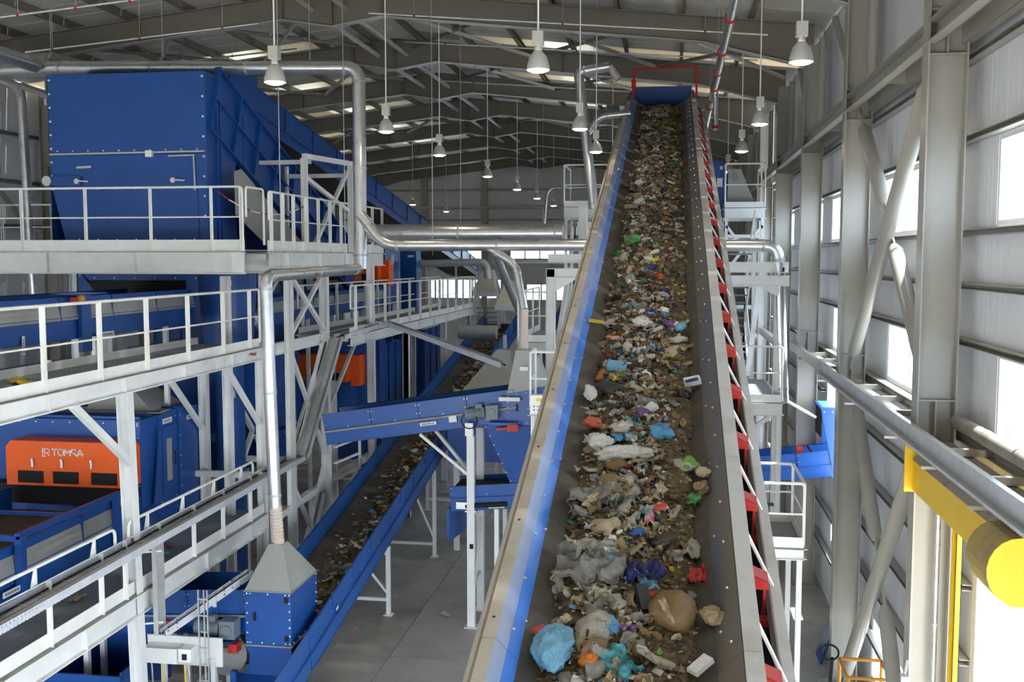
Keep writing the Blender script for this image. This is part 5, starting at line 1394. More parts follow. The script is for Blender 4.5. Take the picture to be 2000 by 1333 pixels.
for x_ in (-7.78, -6.88):
    MB().bar((x_, 40.5, 6.05), (x_, 42.7, 4.3), .04, .22).build('stringer', WHITE, st); MB().tube([(x_, 40.5, 7.15), (x_, 42.7, 5.4)], .03, 8).build('handrail', WHITE, st)
    for k in range(4): MB().bar((x_, 40.6 + k * .65, 6.0 - k * .52), (x_, 40.6 + k * .65, 7.1 - k * .52), .05, .05).build('post', WHITE, st)
def far_sorter(loc, label, w=2.2):
    x_, y_, z_ = loc
    t_ = thing('optical_sorter', loc, label, 'sorter', 'orange hooded sorters in the background')
    MB().box(x_ - w, x_ + .1, y_ + .4, y_ + 2.2, z_ - .2, z_ + 1.7).build('body', BLUE, t_); MB().box(x_ - w, x_, y_ - .1, y_ + .4, z_ + .6, z_ + 1.35).build('orange_hood', ORANGE, t_)
    for k in range(3): MB().box(x_ - .55 - k * .6, x_ - .2 - k * .6, y_ - .13, y_ - .1, z_ + .65, z_ + .85).build('vent_grille', BLACK, t_)
    MB().box(x_ + .0, x_ + .25, y_ + .3, y_ + .9, z_ + .45, z_ + 1.3).build('side_hood', ORANGE, t_)
    for dx in (-w + .1, .0): MB().bar((x_ + dx, y_ + 1.2, 0), (x_ + dx, y_ + 1.2, z_ - .2), .2, .2).build('leg', BLUE, t_)
    return t_
far_sorter((-9.4, 32.4, 6.62), 'orange-hooded sorter on the middle platform behind the vertical duct')
far_sorter((-8.72, 26.9, 4.0), 'orange-fronted sorter low down behind the steep cable tray')
fc, F9 = conveyor('belt_conveyor', 'blue conveyor with pale guards behind the far walkway railing', (-9.9, 22.6, 6.75), (-9.9, 33.0, 6.75), 1.0, .3, 1.7, mesh=True, low=.3, legs=((3, 0), (8, 0)))
tw = thing('elevator_casing', (-9.4, 36.5, 0), 'tall blue vertical casing behind the far walkway', 'casing')
MB().box(-9.7, -9.1, 36.2, 36.9, 0, 8.3).build('casing', BLUE, tw)
for k in range(6): MB().box(-9.72, -9.08, 36.17, 36.93, .8 + 1.25 * k, .86 + 1.25 * k).build('flange', BLUE, tw)
plate_label(tw, (-9.3, 36.17, 8.05), (1, 0, 0), (0, -1, 0), .22, .08, ink=False)
tw2 = thing('elevator_casing', (-8.6, 26, 0), 'blue rectangular casing below the middle walkway', 'casing')
MB().box(-8.75, -8.3, 28.6, 29.2, 1.2, 5.8).build('casing', BLUE, tw2)
for k in range(3): MB().box(-8.77, -8.28, 28.58, 29.22, 1.6 + 1.4 * k, 1.66 + 1.4 * k).build('flange', BLUE, tw2)
MB().box(-8.7, -8.35, 28.7, 29.1, 0, 1.2).build('leg', BLUE, tw2)
# blue bunkers and belts filling the depth below the platforms
for (x0_, x1_, y0_, y1_, z0_, z1_, lab) in ((-12.6, -9.3, 22.4, 24.6, 3.9, 5.9, 'dark-blue bunker wall behind the braced tower'), (-15.5, -13.2, 21.0, 25.0, 1.0, 5.4, 'deep blue machine block at the far left below the hopper'),
                                         (-10.8, -9.1, 31.5, 34.0, 1.5, 5.2, 'dark-blue machine block under the far walkway'), (-10.6, -8.8, 36.0, 39.0, 2.0, 5.4, 'distant blue machine block near the far stairs'), (-16, -12.5, 30, 36, 2, 7.6, 'large shaded blue machine at the back left')):
    t_ = thing('machine_block', ((x0_ + x1_) / 2, y0_, 0), lab, 'machine')
    MB().box(x0_, x1_, y0_, y1_, z0_, z1_).build('casing', BLUE, t_)
    n_ = max(2, int((x1_ - x0_) / .8))
    for k in range(n_ + 1): MB().box(x0_ + (x1_ - x0_) * k / n_ - .02, x0_ + (x1_ - x0_) * k / n_ + .02, y0_ - .05, y0_, z0_, z1_).build('rib', BLUE, t_)
    for k in range(4): MB().box(x1_, x1_ + .05, y0_ + (y1_ - y0_) * k / 3 - .02, y0_ + (y1_ - y0_) * k / 3 + .02, z0_, z1_).build('rib', BLUE, t_)
    for xx in (x0_ + .1, x1_ - .1):
        for yy in (y0_ + .1, y1_ - .1): MB().bar((xx, yy, 0), (xx, yy, z0_), .15, .15).build('leg', WSTEEL, t_)
sb, F10 = conveyor('belt_conveyor', 'sloping blue conveyor behind the braced tower', (-13.0, 23.4, 2.6), (-8.9, 23.4, 3.6), .9, .35, 1.4, low=.3, legs=((.8, 0), (2.6, 0)))
sb2, F11 = conveyor('belt_conveyor', 'distant blue conveyor rising behind the loaded belt', (-4.3, 33, 3.2), (-3.55, 56, 8.6), 1.2, .4, 1.8, low=.25, legs=((6, 0), (14, 0)))
fragments(F11, lambda u, v: .03, 900, .4, 21, .45, .06, 'waste_scraps', 'small waste scraps on the distant rising conveyor')
for (px_, py_, Y_, w_, lab) in ((945, 548, 44, .9, 'cream dome cover beside the far stairs'), (990, 572, 40, .8, 'cream cover right of the slanting pipe')):
    p_ = P(px_, py_, Y=Y_); t_ = thing('dome_cover', p_ - UP * .9, lab, 'cover')
    MB().hexa([p_ + V((-w_ * .6, 0, -.5)), p_ + V((w_ * .6, 0, -.5)), p_ + V((w_ * .6, 1.4, -.5)), p_ + V((-w_ * .6, 1.4, -.5)), p_ + V((-w_ * .1, .2, .45)), p_ + V((w_ * .35, .2, .45)), p_ + V((w_ * .35, 1.0, .45)), p_ + V((-w_ * .1, 1.0, .45))]).build('cover_shell', CREAM, t_)
    MB().box(p_.x - w_ * .62, p_.x + w_ * .62, Y_ - .02, Y_ + 1.42, p_.z - .7, p_.z - .5).build('rim', WSTEEL, t_)
    for sx_ in (-.55, .55): MB().bar((p_.x + w_ * sx_, Y_ + .7, 0), (p_.x + w_ * sx_, Y_ + .7, p_.z - .6), .12, .12).build('leg', WSTEEL, t_)
gh = thing('dust_hood', (-4.9, 27, 2.5), 'brown-grey dust hood half hidden behind the cross conveyor', 'hood')
MB().hexa([(-5.75, 26.4, 4.1), (-4.0, 26.4, 4.1), (-4.0, 27.6, 4.1), (-5.75, 27.6, 4.1), (-4.55, 26.8, 5.55), (-4.2, 26.8, 5.55), (-4.2, 27.2, 5.55), (-4.55, 27.2, 5.55)]).build('hood_shell', HOODG, gh)
MB().box(-5.8, -3.95, 26.35, 27.65, 2.6, 4.1).build('chute_box', BLUE, gh)
for xx in (-5.7, -4.1): MB().bar((xx, 27, 0), (xx, 27, 2.6), .14, .14).build('leg', WSTEEL, gh)
rl = thing('roller_drum', (-7.3, 36, 4.5), 'grey drum over the far end of the floor conveyor', 'drum')
MB().cyl((-7.6, 36.5, 5.3), (-6.2, 36.5, 5.3), .26, 20).build('drum_shell', HOODG, rl, True)
for xx in (-7.6, -5.9): MB().bar((xx, 36.5, 0), (xx, 36.5, 5.2), .12, .12).build('leg', WSTEEL, rl)

# ================================================================ DUCTS
duct('air_duct', 'wide galvanised main duct under the roof turning down at its right end', [([P(-60, 140, Y=22.4), P(95, 132, Y=22.4), (-6.85, 22.2, 12.17), (-6.8, 22.0, 7.75)], .15, .3)])
duct('air_duct', 'fat galvanised duct stub at the top left corner', [([P(-70, 132, Y=22.7), P(110, 128, Y=22.7)], .3, .1), ([P(-60, 85, Y=20.5), P(70, 128, Y=22.2)], .17, .1)])
duct('air_duct', 'thin vertical galvanised duct at the far left', [([P(-40, 140, Y=24.5), P(40, 172, Y=24.5), P(68, 600, Y=24.5)], .12, .25), ([P(44, 168, Y=24.5), P(100, 190, Y=23.5)], .09, .1)])
duct('air_duct', 'slim duct dropping in front of the walkways to the pyramid hood', [([(-6.8, 21.8, 7.75), (-6.93, 16.9, 7.68), (-6.85, 16.95, 3.6)], .11, .22)], hose=([(-6.85, 16.95, 3.65), (-6.83, 17.0, 2.94)], .115))
duct('air_duct', 'galvanised duct crossing behind the loaded belt at rail height', [([(-6.8, 22.0, 8.95), (-6.25, 22.0, 8.27), (-1.2, 22.0, 8.27), (2.2, 22.0, 8.25), (2.36, 22.0, 4.95)], .13, .3), ([(-3.9, 22.0, 8.2), (-3.3, 21.9, 7.85), (-3.1, 21.75, 6.9)], .09, .2)], hose=([(-3.1, 21.75, 6.9), (-3.1, 21.75, 6.0)], .1))
duct('air_duct', 'brassy-looking wide duct behind the crossing duct', [([P(700, 456, Y=27), P(1100, 455, Y=27)], .24, .2)])
duct('air_duct', 'slanting thin duct running down to the brown-grey hood', [([(-4.15, 24, 8.2), P(1015, 610, Y=27)], .1, .1)])
duct('air_duct', 'tall silver duct beside the belt head with two elbows', [([P(1160, 408, Y=27), P(1130, 140, Y=27), P(1190, 130, Y=27)], .13, .15), ([P(1148, 262, Y=27), P(1170, 228, Y=27), P(1232, 222, Y=27)], .08, .2)], hose=([P(1190, 130, Y=27), P(1208, 155, Y=27)], .1))
duct('air_duct', 'distant grey pipe bending down at the far end', [([P(1200, 365, Y=48), P(1070, 368, Y=48), P(1062, 455, Y=48)], .1, .4)])
duct('air_duct', 'dull brown pipe run behind the far walkway', [([P(800, 516, Y=38), P(950, 512, Y=38), P(953, 545, Y=38)], .14, .3)], mat=GALVD)
duct('air_duct', 'thin grey pipe under the crossing duct', [([P(960, 513, Y=42), P(1130, 513, Y=42)], .1, .1)], mat=GALVD)
def hang(px, py, Y, label, top=None):
    p = P(px, py, Y=Y); z1 = 14.97 - .11 * abs(p.x - RIDGE)
    o = MB().cyl(p, (p.x, p.y, z1), .008, 6).build('hanger_wire', GALVD)
    tag(o, label, 'wire', 'thin wires hanging from the roof')
for px, py, Y, lab in ((318, 112, 22.35, 'thin wire holding the main duct left of the nearest lamp'), (605, 118, 22.25, 'thin wire holding the main duct near its bend'), (100, 112, 22.4, 'thin wire holding the main duct at the far left'),
                       (675, 525, 21.6, 'long thin wire holding the level duct by the upper platform'), (550, 530, 18.2, 'long thin wire in front of the sloping blue conveyor'), (845, 470, 22, 'thin wire holding the crossing duct'),
                       (1160, 125, 27, 'thin wire above the tall duct elbow'), (1110, 375, 48, 'thin wire on the distant grey pipe'), (845, 500, 38, 'thin wire on the dull brown pipe'), (1060, 500, 42, 'thin wire on the thin grey pipe'), (900, 445, 27, 'thin wire on the brassy wide duct')):
    hang(px, py, Y, lab)
# ================================================================ RIGHT OF THE LOADED BELT
def cage(name, label, x0, x1, y0, y1, z, h, legs=True, zleg=0.0, sides='frlb', beam=.2, braces=False, cat='platform', deckmat=None):
    """small railed service platform"""
    t = thing(name, ((x0 + x1) / 2, (y0 + y1) / 2, zleg), label, cat)
    n = max(1, round((y1 - y0) / .8))
    for k in range(n):
        a = y0 + (y1 - y0) * k / n; b = y0 + (y1 - y0) * (k + 1) / n
        MB().box(x0, x1, a + .004, b - .004, z - .03, z).build('deck_panel', deckmat or DECK, t)
    for (p, q) in (((x0, y0), (x1, y0)), ((x1, y0), (x1, y1)), ((x1, y1), (x0, y1)), ((x0, y1), (x0, y0))):
        MB().channel((p[0], p[1], z - .03 - beam / 2), (q[0], q[1], z - .03 - beam / 2), beam, .06, 1, .012).build('beam', WSTEEL, t)
    ed = {'f': ((x0, y0), (x1, y0)), 'r': ((x1, y0), (x1, y1)), 'b': ((x1, y1), (x0, y1)), 'l': ((x0, y1), (x0, y0))}
    for s_ in sides:
        p, q = ed[s_]; p = V((p[0], p[1], z)); q = V((q[0], q[1], z))
        MB().tube(bend([p + UP * .02, p + UP * h, q + UP * h, q + UP * .02], .06, 3), .024, 8).build('handrail', WHITE, t, True)
        MB().tube([p + UP * h * .52, q + UP * h * .52], .016, 8).build('knee_rail', WHITE, t, True)
        MB().bar(p + UP * .07, q + UP * .07, .01, .16).build('toe_board', WHITE, t)
        n = max(1, round((q - p).length / 1.2))
        for k in range(1, n): c = p.lerp(q, k / n); MB().bar(c, c + UP * h, .05, .012).build('post', WHITE, t)
    if legs:
        for x in (x0 + .05, x1 - .05):
            for y in (y0 + .05, y1 - .05): MB().bar((x, y, zleg), (x, y, z - .04), .08, .08).build('leg', WSTEEL, t)
        if braces:
            MB().bar((x0 + .05, y0 + .05, zleg + (z - zleg) * .62), (x1 - .05, y0 + .05, zleg + (z - zleg) * .35), .05, .05).build('brace', WSTEEL, t)
            MB().bar((x0 + .05, y0 + .05, zleg + (z - zleg) * .3), (x1 - .05, y0 + .05, zleg + (z - zleg) * .3), .05, .05).build('brace', WSTEEL, t)
            MB().bar((x0 + .05, y0 + .05, zleg + (z - zleg) * .02), (x1 - .05, y0 + .05, zleg + (z - zleg) * .28), .05, .05).build('brace', WSTEEL, t)
    return t
near = cage('service_platform', 'nearest small white service platform on tall legs, right of the belt', 1.0, 2.04, 15.7, 17.2, 3.62, .98, braces=True, beam=.16)
m = MB(); m.bar((1.12, 15.35, 4.35), (1.12, 15.35, 4.95), .03, .03); m.bar((1.1, 15.35, 4.42), (1.55, 15.3, 4.36), .05, .05); m.build('crank_handle', BLACK, near)
MB().bar((1.14, 15.4, 4.55), (1.14, 15.7, 4.55), .03, .03).build('crank_bracket', GALV, near)
midp = cage('service_platform', 'taller platform with grey deck beside the right-hand silver duct', 1.0, 2.3, 21.6, 25.6, 5.02, 1.15, sides='fl', beam=.26, braces=True)
pr = thing('portal_frame', (1.7, 22, 0), 'white steel portal with double beams right of the belt', 'steel frame')
for x, y in ((2.24, 21.9), (2.24, 25.8), (1.0, 25.8)): sup(pr, (x, y, 0), (x, y, 7.8), .2, 'post')
for z, s_ in ((7.8, .22), (7.52, .22)): MB().ibeam((.95, 21.9 - (z < 7.6) * .15, z), (2.42, 21.9 - (z < 7.6) * .15, z), s_, .14).build('beam', WSTEEL, pr)
MB().prism([(1.75, 21.74, 7.42), (2.2, 21.74, 7.42), (2.2, 21.74, 7.2)], (0, .02, 0)).build('gusset', WSTEEL, pr)
MB().ibeam((2.24, 21.9, 6.2), (2.24, 25.8, 6.2), .16, .1).build('beam', WSTEEL, pr)
strutbar(pr, (2.2, 21.9, 4.75), (1.5, 21.9, 4.2), .09); strutbar(pr, (1.9, 25.7, 5.1), (2.15, 25.7, 7.4), .12)
hi = cage('service_platform', 'high service platform behind the belt head on the right', 1.5, 2.6, 29.8, 32.2, 9.42, 1.22, True, 0.0, 'frl', beam=.28)
MB().bar((1.55, 29.85, 8.9), (2.55, 29.85, 7.6), .08, .08).build('brace', WSTEEL, hi); MB().bar((2.55, 29.85, 8.9), (1.55, 29.85, 7.6), .08, .08).build('brace', WSTEEL, hi)
for z in (8.6, 7.2, 6.6, 5.8): MB().bar((1.5, 29.85, z), (2.6, 29.85, z), .07, .1).build('cross_beam', WSTEEL, hi)
tk = thing('hopper_tank', (1.95, 30.8, 9.42), 'pale grey tapered tank with a round grille on the high right platform', 'tank')
MB().prism([(1.6, 30.5, 9.44), (2.42, 30.5, 9.44), (1.98, 30.5, 10.55), (1.62, 30.5, 10.55)], (0, .9, 0)).build('tank_shell', HOODG, tk)
MB().cyl((1.78, 30.49, 10.33), (1.78, 30.5, 10.33), .12, 20).build('round_grille', MOTOR, tk)
m = MB()
for k in range(-2, 3):
    m.box(1.68, 1.88, 30.475, 30.487, 10.33 + k * .045 - .004, 10.33 + k * .045 + .004); m.box(1.78 + k * .045 - .004, 1.78 + k * .045 + .004, 30.475, 30.487, 10.23, 10.43)
m.build('grille_bars', WSTEEL, tk, kind='stuff')
sh = thing('control_cabinet', (1.3, 30.9, 9.0), 'blue cabinet with white notices beside the belt head', 'cabinet')
MB().prism([(1.08, 30.6, 9.3), (1.5, 30.6, 9.0), (1.58, 30.6, 10.75), (1.08, 30.6, 10.85)], (0, .8, 0)).build('cabinet_box', BLUE, sh)
MB().box(1.3, 1.46, 30.58, 30.6, 10.05, 10.3).build('notice', PRINT, sh); MB().box(1.38, 1.46, 30.58, 30.6, 10.55, 10.65).build('notice', PRINT, sh)
MB().bar((1.3, 31.0, 0), (1.3, 31.0, 9.2), .2, .2).build('leg', WSTEEL, sh)
# stairs further back on the right
for i, (y0, z0, y1, z1) in enumerate(((26.6, 8.2, 29.6, 6.2), (29.6, 6.2, 26.6, 4.2))):
    st = thing('stair_flight', (1.7, min(y0, y1), min(z0, z1)), ('upper' if i == 0 else 'lower') + ' steel stair flight far right of the belt', 'stairs')
    n = 9
    for k in range(n):
        f_ = (k + .5) / n; yy = y0 + (y1 - y0) * f_; zz = z0 + (z1 - z0) * f_
        MB().box(1.25, 2.05, yy - .12, yy + .12, zz - .02, zz + .02).build('tread', DECK, st)
    for x in (1.22, 2.08):
        MB().bar((x, max(y0, y1), 0), (x, max(y0, y1), z0 if y0 > y1 else z1), .08, .08).build('leg', WSTEEL, st)
        MB().bar((x, min(y0, y1), 0), (x, min(y0, y1), z0 if y0 < y1 else z1), .08, .08).build('leg', WSTEEL, st)
        MB().bar((x, y0, z0), (x, y1, z1), .04, .2).build('stringer', WHITE, st)
        MB().tube([(x, y0, z0 + 1), (x, y1, z1 + 1)], .024, 8).build('handrail', WHITE, st)
        for k in range(4): f_ = k / 3; MB().bar((x, y0 + (y1 - y0) * f_, z0 + (z1 - z0) * f_), (x, y0 + (y1 - y0) * f_, z0 + (z1 - z0) * f_ + 1), .04, .04).build('post', WHITE, st)
far = cage('service_platform', 'low distant railed platform by the right wall', 1.6, 2.9, 33.0, 37.0, 5.3, 1.1, sides='fl')
# small blue conveyor leaving through the wall
cvr, F12 = conveyor('belt_conveyor', 'small bright-blue conveyor leaving through the right wall', (1.3, 24.4, 3.02), (4.6, 24.4, 3.42), .9, .3, 1.5, low=.24, legs=((.7, 0),), rib=.04)
MB().cyl(F12(2.0, -.2, .3), F12(2.0, .4, .3), .03, 8).build('sensor_bar', BLACK, cvr)
m = MB(); m.box(2.95, 3.1, 24.3, 24.5, 3.25, 3.6); m.build('scraper', RED, cvr)
hdv = thing('outlet_hood', (3.4, 24.4, 3.0), 'pale-topped blue outlet hood of the small conveyor at the wall', 'hood')
MB().prism([(3.42, 23.9, 4.58), (3.95, 23.9, 4.58), (3.95, 23.9, 3.1), (3.72, 23.9, 3.1)], (0, .02, 0)).build('side_sheet', BLUE, hdv)
MB().prism([(3.42, 24.92, 4.58), (3.95, 24.92, 4.58), (3.95, 24.92, 3.1), (3.72, 24.92, 3.1)], (0, .02, 0)).build('side_sheet', BLUE, hdv)
MB().box(3.4, 3.97, 23.88, 24.96, 4.58, 4.61).build('top_sheet', BLUED, hdv); MB().box(3.44, 3.46, 23.92, 24.9, 3.9, 4.57).build('rubber_curtain', BLACK, hdv)
bo = MB(); bolts_line(bo, (3.9, 23.9, 4.5), (3.9, 23.9, 3.2), 6, (0, -1, 0)); bolts_line(bo, (3.5, 23.9, 4.5), (3.85, 23.9, 4.5), 3, (0, -1, 0)); bo.build('bolts', WHITE, hdv, kind='stuff')
MB().tube([P(1530, 780, Y=22.6), P(1592, 815, Y=23.9)], .04, 10).build('suction_pipe', GALV, hdv)
# ---- horizontal lattice ledge along the right wall with its perforated tray and the fat pipe
lg = thing('wall_ledge', (3.3, 15, 5.7), 'flat steel lattice ledge bolted across the right-hand columns', 'ledge')
MB().channel((2.96, 4, 5.82), (2.96, 26.2, 5.82), .2, .09, 1, .012).build('edge_channel', GSTEEL, lg)
MB().channel((3.62, 4, 5.82), (3.62, 26.2, 5.82), .16, .08, -1, .012).build('edge_channel', GSTEEL, lg)
for k in range(15):
    y = 4.6 + 1.5 * k
    MB().bar((3.0, y, 5.8), (3.6, y, 5.8), .08, .08).build('rung', GSTEEL, lg)
for y0, y1 in ((4, 13.2), (13.6, 19.2), (19.6, 25.2)):
    MB().box(3.12, 3.42, y0 + .1, y1 - .1, 5.73, 5.745).build('ledge_plate', DUSTY, lg)
pt = thing('cable_tray', (2.86, 12, 5.7), 'perforated grey cable tray hung along the wall ledge', 'cable tray')
MB().box(2.90, 2.905, 4.0, 20.5, 5.78, 5.98).build('tray_side', TRAYP, pt); MB().box(2.8, 2.9, 4.0, 20.5, 5.775, 5.782).build('tray_floor', GALVD, pt); MB().box(2.795, 2.8, 4.0, 20.5, 5.775, 5.81).build('tray_side', TRAYP, pt)
for y in (9.6, 11.4, 13.3, 16.3, 19.3): MB().bar((2.68, y, 5.75), (3.0, y, 5.75), .04, .03).build('bracket', GALV, pt)
fp = thing('wall_pipe', (3.55, 9, 5.85), 'fat dusty pipe resting on the wall ledge', 'pipe')
MB().tube([(3.52, 4.0, 5.98), (3.52, 13.2, 5.98)], .09, 16).build('pipe_run', DUSTY, fp, True)
for y in (6, 9, 12): MB().ring((3.52, y, 5.98), (0, 1, 0), .096, .05, 16).build('pipe_joint', DUSTY, fp, True)
# ---- yellow roll-up door
dr_ = thing('door_1', (3.4, 10.5, 0), 'yellow framed roll-up door in the right wall, open to daylight', None, None, 'structure')
prof = [(3.0, 5.12), (3.0, 5.50), (3.10, 5.60), (3.5, 5.60), (3.5, 5.12)]
MB().prism([(x, 9.4, z) for x, z in prof], (0, 3.72, 0)).build('roller_cover', YELLOW, dr_)
MB().prism([(x, 9.4, z) for x, z in [(2.995, 5.50), (3.1, 5.605), (3.5, 5.605), (3.5, 5.62), (3.095, 5.62), (2.985, 5.51)]], (0, 3.72, 0)).build('cover_top', DUSTY, dr_)
MB().box(2.9, 3.5, 13.13, 13.17, 5.1, 5.72).build('end_plate', YELLOW, dr_)
drum = []
for k in range(9):
    a = math.pi * (.5 + k / 8 * .75); drum.append((2.86 + .26 * math.cos(a), 5.42 + .29 * math.sin(a)))
drum = [(3.4, 5.71)] + drum + [(2.8, 5.13), (3.4, 5.13)]
m = MB(); m.cur = 1; m.prism([(x, 8.75, z) for x, z in drum], (0, .6, 0)); m.m[0] = m.m[1] = 0; m.build('motor_cover', [YELLOW, YDUST], dr_)
for y in (12.82, 13.03): MB().box(3.47, 3.52, y, y + .04, 0, 5.1).build('guide_rail', YELLOW, dr_)
MB().box(3.5, 3.54, 12.88, 13.0, 0, 5.1).build('guide_slot', BLACK, dr_)
for y in (7.4, 7.52): MB().box(3.42, 3.52, y, y + .05, 0, 5.1).build('guide_rail', YELLOW, dr_)
rp = thing('rain_pipe', (3.42, 13.15, 1.5), 'galvanised conduit loop beside the yellow door rail', 'pipe')
MB().tube(bend([(3.34, 13.22, 5.0), (3.34, 13.22, 2.55), (3.5, 13.2, 2.35)], .1, 4), .035, 12).build('pipe_run', GALV, rp, True)
for z in (4.4, 3.4): MB().ring((3.34, 13.22, z), (0, 0, 1), .042, .04, 12).build('pipe_clip', GALVD, rp, True)
fl = thing('flood_light', (2.98, 13.4, 2.5), 'small flood light on the nearest right column', 'lamp')
MB().box(2.93, 3.03, 13.1, 13.22, 2.6, 2.74).build('housing', HOODG, fl); MB().box(2.94, 3.02, 13.09, 13.1, 2.61, 2.68).build('lens', WHITE, fl)
MB().bar((3.0, 13.2, 2.72), (3.04, 13.26, 2.9), .02, .04).build('bracket', GALVD, fl)
# ---- floor things: pallet truck, orange frame, green bin, blue panel
jk = thing('pallet_truck', (2.9, 18.6, 0), 'black pallet truck handle beside the second column', 'pallet truck')
hh = P(1620, 1275, Y=18.3)
MB().tube([hh + V((math.cos(a) * .16, math.sin(a) * .05, math.sin(a) * .12)) for a in [k * math.pi / 8 for k in range(17)]], .018, 8).build('handle_loop', BLACK, jk)
MB().bar(hh + V((.05, 0, -.1)), (hh.x + .05, 18.5, .25), .05, .05).build('handle_shaft', BLACK, jk)
for dx in (-.05, .3): MB().box(hh.x + dx, hh.x + dx + .16, 18.6, 19.3, .06, .12).build('fork', DUSTY, jk)
MB().box(hh.x - .1, hh.x + .5, 18.45, 18.65, .03, .35).build('pump_body', MOTOR, jk)
of = thing('trolley_frame', (2.9, 16.8, 0), 'amber tubular trolley frame at the foot of the braces', 'trolley')
a_, b_ = P(1640, 1287, Y=17.4), P(1722, 1300, Y=17.4); z_ = a_.z
cs = [(a_.x, 17.4), (b_.x, 17.4), (b_.x, 16.6), (a_.x, 16.6)]
for (p, q) in zip(cs, cs[1:] + cs[:1]):
    MB().tube([(p[0], p[1], z_), (q[0], q[1], z_)], .03, 8).build('frame_tube', AMBER, of); MB().tube([(p[0], p[1], .1), (p[0], p[1], z_)], .03, 8).build('frame_tube', AMBER, of); MB().ball((p[0], p[1], .05), .05, 10, 6).build('wheel', BLACK, of)
gb = thing('wheeled_bin', (1.95, 19.4, 0), 'green wheeled bin behind the nearest platform leg', 'bin')
MB().hexa([(1.7, 19.2, .1), (2.2, 19.2, .1), (2.2, 19.75, .1), (1.7, 19.75, .1), (1.64, 19.14, 1.0), (2.26, 19.14, 1.0), (2.26, 19.8, 1.0), (1.64, 19.8, 1.0)]).build('bin_body', GREEN, gb)
MB().box(1.62, 2.28, 19.1, 19.84, 1.0, 1.06).build('lid', GREEN, gb)
for x in (1.68, 2.2): MB().cyl((x, 19.7, .1), (x + .05, 19.7, .1), .1, 12).build('wheel', BLACK, gb)
MB().box(1.85, 2.05, 19.13, 19.15, .55, .75).build('sticker', RED, gb)
bp = thing('leaning_panel', (2.9, 20.3, 0), 'blue sheet panel leaning by the second column', 'panel')
MB().hexa([(3.0, 20.3, 0), (3.05, 20.3, 0), (3.05, 20.9, 0), (3.0, 20.9, 0), (3.23, 20.3, .75), (3.28, 20.3, .75), (3.28, 20.9, .75), (3.23, 20.9, .75)]).build('sheet', BLUE, bp)
# ================================================================ LEFT OF THE LOADED BELT, BEHIND IT
hl = cage('service_platform', 'high railed service platform left of the belt head', -2.95, -1.75, 28.6, 30.4, 9.42, 1.14, True, 0.0, 'flr', beam=.3)
MB().bar((-2.9, 28.65, 8.9), (-1.8, 28.65, 8.2), .1, .1).build('brace', WSTEEL, hl)
bx = thing('switch_cabinet', (-2.35, 28.4, 8.6), 'small white switch cabinet below the high left platform', 'cabinet')
MB().box(-2.72, -2.2, 28.38, 28.58, 8.62, 8.98).build('cabinet_box', WHITE, bx); MB().box(-2.68, -2.56, 28.34, 28.38, 8.85, 8.96).build('connector', MOTOR, bx); MB().box(-2.3, -2.26, 28.34, 28.38, 8.78, 9.02).build('lever', YELLOW, bx)
MB().cyl((-2.62, 28.36, 8.85), (-2.62, 28.36, 8.5), .02, 6).build('cable', BLACK, bx)
pl = thing('portal_frame', (-2.3, 22.6, 0), 'white steel portal with double beams left of the belt', 'steel frame')
for x, y, zt in ((-2.62, 22.6, 7.75), (-2.05, 24.2, 9.2), (-2.62, 26.4, 7.75)): sup(pl, (x, y, 0), (x, y, zt), .2, 'post')
for z, y in ((7.98, 22.9), (7.66, 22.6)): MB().ibeam((-2.72, y, z), (-1.3, y, z), .2, .14).build('beam', WSTEEL, pl)
MB().prism([(-2.5, 22.5, 7.56), (-2.0, 22.5, 7.56), (-2.5, 22.5, 7.25)], (0, .02, 0)).build('gusset', WSTEEL, pl)
strutbar(pl, (-2.62, 22.7, 5.2), (-2.62, 26.3, 7.4), .1); strutbar(pl, (-2.3, 22.7, 5.6), (-2.05, 24.1, 7.5), .08)
cw = cage('service_platform', 'white-railed landing with control box beside the loaded belt', -2.75, -1.75, 20.2, 21.0, 5.0, 1.12, True, 0.0, 'fl', beam=.14)
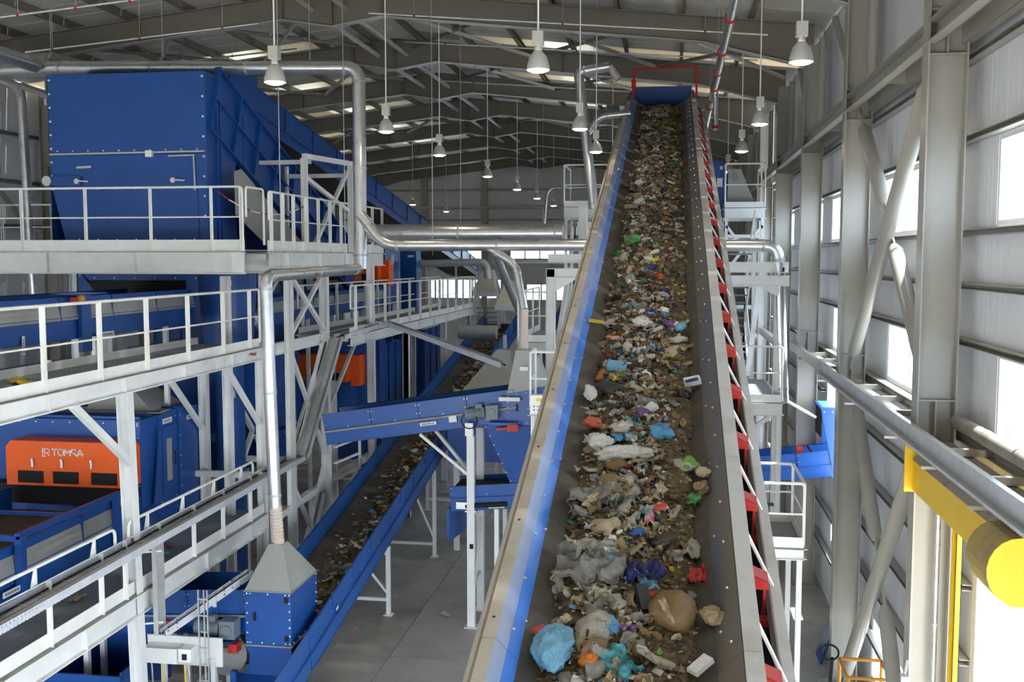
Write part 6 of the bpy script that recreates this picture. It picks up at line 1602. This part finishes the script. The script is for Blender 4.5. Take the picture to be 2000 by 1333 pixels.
kb = thing('control_box', (-2.55, 19.9, 4.5), 'white push-button control box hanging on the landing rail', 'control box')
MB().box(-2.72, -2.38, 19.95, 20.15, 4.92, 5.28).build('box', WHITE, kb)
MB().box(-2.6, -2.5, 19.93, 19.95, 5.16, 5.22).build('key_switch', YELLOW, kb)
for dx in (0, .08):
    for dz in (0, .07): MB().cyl((-2.64 + dx, 19.95, 4.99 + dz), (-2.64 + dx, 19.935, 4.99 + dz), .018, 8).build('button', MOTOR, kb)
MB().bar((-2.55, 20.05, 4.1), (-2.55, 20.05, 4.92), .06, .06).build('stand_pipe', WSTEEL, kb); MB().bar((-2.55, 20.05, 0), (-2.55, 20.05, 4.1), .06, .06).build('stand_pipe', WSTEEL, kb)
lw = cage('service_platform', 'railed platform behind the grey dust hood', -3.5, -2.65, 23.6, 27.5, 6.05, 1.15, True, 0.0, 'fl', beam=.2)
# litter on the floor and walkways
def litter(name, pos, s_, c_, label, me=None, asp=(1, .7, .4)):
    class Fl: s = V((1, 0, 0)); t = V((0, 1, 0)); n = UP
    place(name, me or SHT[2], wm(c_, 0), V(pos), s_, Fl, label, 'litter', None, None, .1, asp)
litter('torn_scrap', P(870, 1200, Z=.04), .14, 'white', 'white torn paper on the concrete floor near the post')
litter('torn_scrap', P(692, 1230, Z=.04), .1, 'pink', 'pink scrap on the concrete floor beside the floor conveyor')
litter('torn_scrap', P(150, 1168, Z=2.66), .16, 'cream', 'tan scrap lying on the lower walkway deck')
litter('crumpled_scrap', P(330, 1065, Z=2.68), .1, 'purple', 'purple-white crumpled scrap on the lower walkway', SH[1])
litter('torn_scrap', P(320, 1082, Z=2.65), .09, 'blue', 'blue scrap on the lower walkway deck')
litter('torn_scrap', P(40, 745, Z=6.22), .22, 'yellow', 'yellowish scrap on the middle walkway deck')
litter('crumpled_scrap', P(493, 692, X=-8.44), .12, 'pink', 'pink rag caught on the edge of the middle walkway', SHT[4], (1, .8, .8))
litter('torn_scrap', P(255, 712, Z=6.22), .1, 'teal', 'small teal scrap on the middle walkway')
